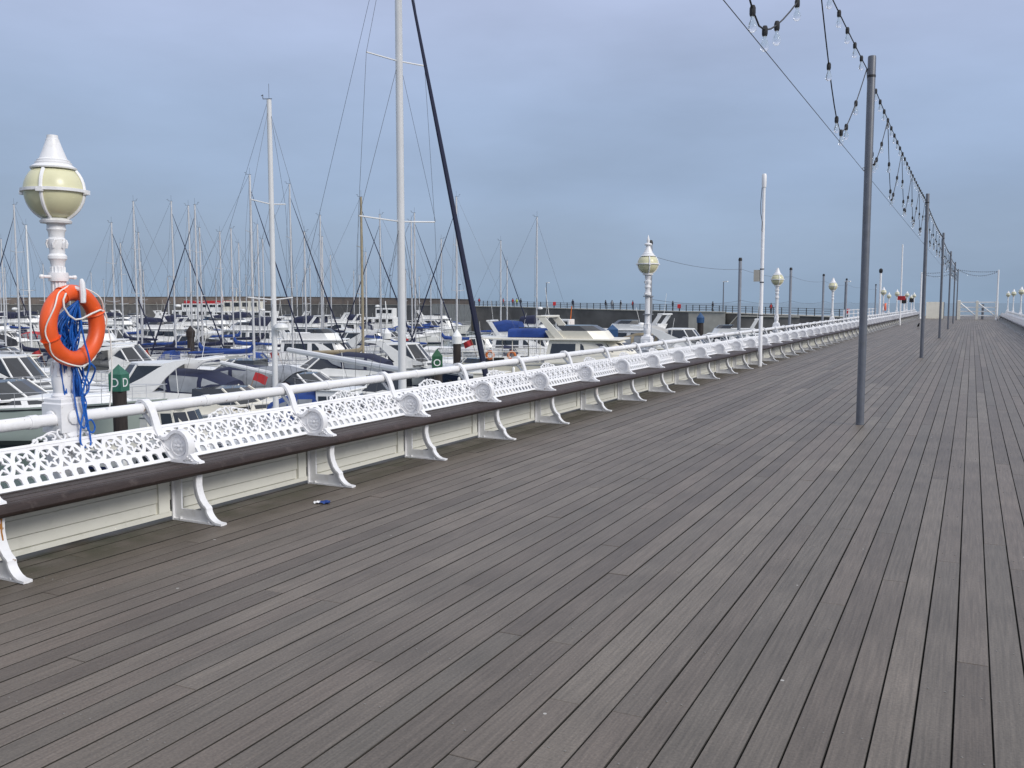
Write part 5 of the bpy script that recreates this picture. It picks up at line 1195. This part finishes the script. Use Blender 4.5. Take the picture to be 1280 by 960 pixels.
# railing along the breakwater
def wall_rail(pts, label, n, h=1.15):
    t = thing('harbour_railing', label, 'railing', bw_pt(pts[0][0], pts[0][1], pts[0][2]))
    o = Vector(t.location); P = []
    for k in range(n + 1):
        u = k / n * (len(pts) - 1); i = min(int(u), len(pts) - 2); f = u - i
        a, b = pts[i], pts[i + 1]; P.append(Vector(bw_pt(a[0] + (b[0] - a[0]) * f, a[1] + (b[1] - a[1]) * f + 0.8, a[2] + (b[2] - a[2]) * f + 0.12)) - o)
    pm = MB().box(-0.06, 0.06, -0.06, 0.06, 0, h).mesh('post')
    for q in P: link('post', pm, RAILD, t, q)
    for z in (0.4, 0.75, 1.08): MB().tube([q + Vector((0, 0, z)) for q in P], 0.03, 4).build('rail', RAILD, t)
wall_rail(WR, 'dark post-and-rail fence along the top of the breakwater', 58)
for px, d, z, h, lab in ((683, 186, 0.6, 5.0, 'slim street lamp on the breakwater beside the fishing boat'), (904, 150, 0.0, 5.0, 'slim street lamp on the breakwater above the rust stain'), (1056, 136, -0.5, 5.2, 'slim street lamp on the breakwater by the distant globe lamp'), (574, 262, 1.2, 5.5, 'dark post with lamp head on the quay by the blue furled jib'), (488, 300, 3.0, 7.5, 'dark reddish post on the parapet by the ferry')):
    t = thing('street_lamp', lab, 'street lamp', bw_pt(px, d + 2, z + 0.1), R(-30))
    MB().lathe([(0.11, 0), (0.07, h), (0.0, h + 0.02)], 8).build('column', POSTM, t); MB().box(-0.1, 0.9, -0.12, 0.12, h - 0.06, h + 0.1).build('lantern', GEL if h < 5.4 else BLACK, t)
# people and life-ring stands on the breakwater
def person_mesh(seed, walk):
    q = random.Random(seed); me = bpy.data.meshes.new('body')
    s_ = 0.16 if walk else 0.05
    V = [(0, 0, 0.92), (0, 0, 1.18), (0, 0, 1.42), (0, 0, 1.54), (0, 0, 1.66), (0, 0.1, 0.88), (s_, 0.1, 0.48), (s_ * 0.6, 0.1, 0.06), (0, -0.1, 0.88), (-s_ * 0.3, -0.1, 0.48), (-s_ * 1.6, -0.1, 0.06), (0, 0.2, 1.4), (-0.05, 0.25, 1.12), (0.08, 0.24, 0.88), (0, -0.2, 1.4), (0.06, -0.25, 1.12), (0.16, -0.22, 0.9)]
    E_ = [(0, 1), (1, 2), (2, 3), (3, 4), (0, 5), (5, 6), (6, 7), (0, 8), (8, 9), (9, 10), (2, 11), (11, 12), (12, 13), (2, 14), (14, 15), (15, 16)]
    rad = [.14, .145, .15, .06, .105, .09, .07, .05, .09, .07, .05, .06, .05, .04, .06, .05, .04]
    me.from_pydata(V, E_, []); o = bpy.data.objects.new('body', me); scene.collection.objects.link(o)
    o.modifiers.new('skin', 'SKIN')
    for i, r in enumerate(rad): me.skin_vertices[0].data[i].radius = (r, r)
    me.skin_vertices[0].data[0].use_root = True
    sb_ = o.modifiers.new('sub', 'SUBSURF'); sb_.levels = 1; sb_.render_levels = 1
    dg = bpy.context.evaluated_depsgraph_get(); out = bpy.data.meshes.new_from_object(o.evaluated_get(dg)); bpy.data.objects.remove(o)
    for p_ in out.polygons: p_.use_smooth = True
    return out
PEOPLE = [(599, 'dark coat and red top', DARKCL, REDC), (629, 'red jacket', DARKCL, REDC), (646, 'bright yellow jacket', DARKCL, LIME), (651, 'all dark clothes', DARKCL, DARKCL), (641, 'dark red top', DARKCL, REDC), (716, 'dark blue top', DARKCL, NAVY), (757, 'dark jacket near the fishing boat', DARKCL, DARKCL), (765, 'grey top', DARKCL, GREYC), (791, 'red coat left of the lamp', DARKCL, REDC), (776, 'dark coat and grey trousers', GREYC, DARKCL), (841, 'dark clothes right of the lamp', DARKCL, DARKCL), (891, 'dark coat by the rust stain', DARKCL, DARKCL), (964, 'dark red coat beside the white pole', DARKCL, REDC)]
bodies = {}
for k, (px, lab, low, top_) in enumerate(PEOPLE):
    for i in range(len(WR) - 1):
        if WR[i][0] <= px <= WR[i + 1][0]:
            f = (px - WR[i][0]) / (WR[i + 1][0] - WR[i][0]); d = WR[i][1] + (WR[i + 1][1] - WR[i][1]) * f + 2.2; z = WR[i][2] + (WR[i + 1][2] - WR[i][2]) * f + 0.14
    t = thing('person', f'person in {lab} walking on the breakwater', 'person', bw_pt(px, d, z), rnd.uniform(0, 6))
    key = (low.name, k % 2)
    if key not in bodies: bodies[key] = person_mesh(k, k % 2); bodies[key].materials.append(low)
    link('body', bodies[key], None, t)
    MB().lathe([(0.13, 0.88), (0.175, 0.95), (0.17, 1.15), (0.19, 1.35), (0.16, 1.45), (0.07, 1.5)], 10).build('jacket', top_, t, True)
    MB().lathe([(0.0, 1.76), (0.06, 1.755), (0.105, 1.7), (0.11, 1.64), (0.1, 1.6)], 8).build('hair', DARKCL, t, True)
    MB().lathe([(0.06, 1.54), (0.1, 1.58), (0.1, 1.66), (0.06, 1.70)], 8).build('face', SKIN, t, True)
for px, lab in ((693, 'red life-ring stand on the breakwater by the slim street lamp'), (849, 'red life-ring stand on the breakwater right of the spiked lamp'), (1060, 'red life-ring stand on the breakwater near the far globe lamp')):
    for i in range(len(WR) - 1):
        if WR[i][0] <= px <= WR[i + 1][0]:
            f = (px - WR[i][0]) / (WR[i + 1][0] - WR[i][0]); d = WR[i][1] + (WR[i + 1][1] - WR[i][1]) * f + 0.6; z = WR[i][2] + (WR[i + 1][2] - WR[i][2]) * f + 0.13
    p = bw_pt(px, d, z); t = thing('ring_stand', lab, 'life-ring stand', p, math.atan2(-p[1], -p[0]))
    MB().box(-0.05, 0.05, -0.05, 0.05, 0, 1.1).build('post', RAILD, t); MB().chbox(-0.1, 0.1, -0.3, 0.3, 0.5, 1.2, 0.05).build('housing', REDP, t)
# working vessels under the wall
def vessel(label, px, d, rzd, L, hm, sm, decks, cat='ferry', name='passenger_ferry', extra=None):
    p = at(px, d); t = thing(name, label, cat, p, R(rzd)); H = Hull('work', L, L * 0.26, L * 0.085, L * 0.13); H.build(t, hm); H.deck(t, DECKG); t_h[t.name] = H
    for (x0, x1, z0, z1, w, m, nw) in decks:
        W = L * 0.26 * w / 2
        c = MB().chbox(x0 * L, x1 * L, -W, W, z0, z1, 0.05).build('deckhouse', m, t)
        for k in range(nw):
            xa = x0 * L + (k + 0.18) * (x1 - x0) * L / nw; xb = x0 * L + (k + 0.82) * (x1 - x0) * L / nw; hh = z1 - z0
            for sd_ in (1, -1): MB().box(xa, xb, sd_ * (W + 0.005) - 0.01, sd_ * (W + 0.005) + 0.01, z0 + hh * 0.45, z0 + hh * 0.85).build('window', GLASS, c)
    MB().tube([(0.1 * L, 0, L * 0.2), (0.08 * L, 0, L * 0.42)], 0.08, 6).build('mast', sm, t)
    H.railing(t, 0.0, 0.98, 0.9, 12, GEL, 0.03)
    return t
vessel('white passenger boat with long windowed saloon and wheelhouse under the breakwater', 474, 172, 15, 15, HW, GEL, [(-0.3, 0.22, 1.3, 3.3, 0.8, GEL, 6), (-0.02, 0.2, 3.32, 5.0, 0.6, GEL, 3)])
vessel('blue-hulled passenger ferry with red-trimmed upper deck by the parapet', 268, 225, 20, 24, HBL, GEL, [(-0.4, 0.3, 2.0, 4.2, 0.85, GEL, 8), (-0.3, 0.25, 4.22, 5.8, 0.75, GEL, 6), (-0.28, 0.2, 5.82, 6.5, 0.7, REDP, 0)])
vessel('tall pale workboat with yellowish wheelhouse right of the blue ferry', 305, 222, 200, 22, HBL, CREAM, [(-0.35, 0.3, 2.0, 4.0, 0.85, GEL, 6), (-0.2, 0.2, 4.02, 6.4, 0.7, CREAM, 4)])
fv = vessel('dark blue fishing boat with orange deck gear below the breakwater railings', 722, 146, 176, 13, HN, ORANGE, [(0.08, 0.26, 1.3, 3.4, 0.6, GEL, 2), (-0.3, 0.0, 1.1, 1.9, 0.6, ORANGE, 0)], 'fishing boat', 'fishing_boat')
vessel('red-hulled small workboat behind the lamp shaft', 48, 150, 20, 10, hull_mat('hull_red', (0.35, 0.03, 0.03), (0.6, 0.6, 0.6)), GEL, [(-0.1, 0.2, 1.0, 2.8, 0.6, REDP, 2)], 'workboat', 'workboat')
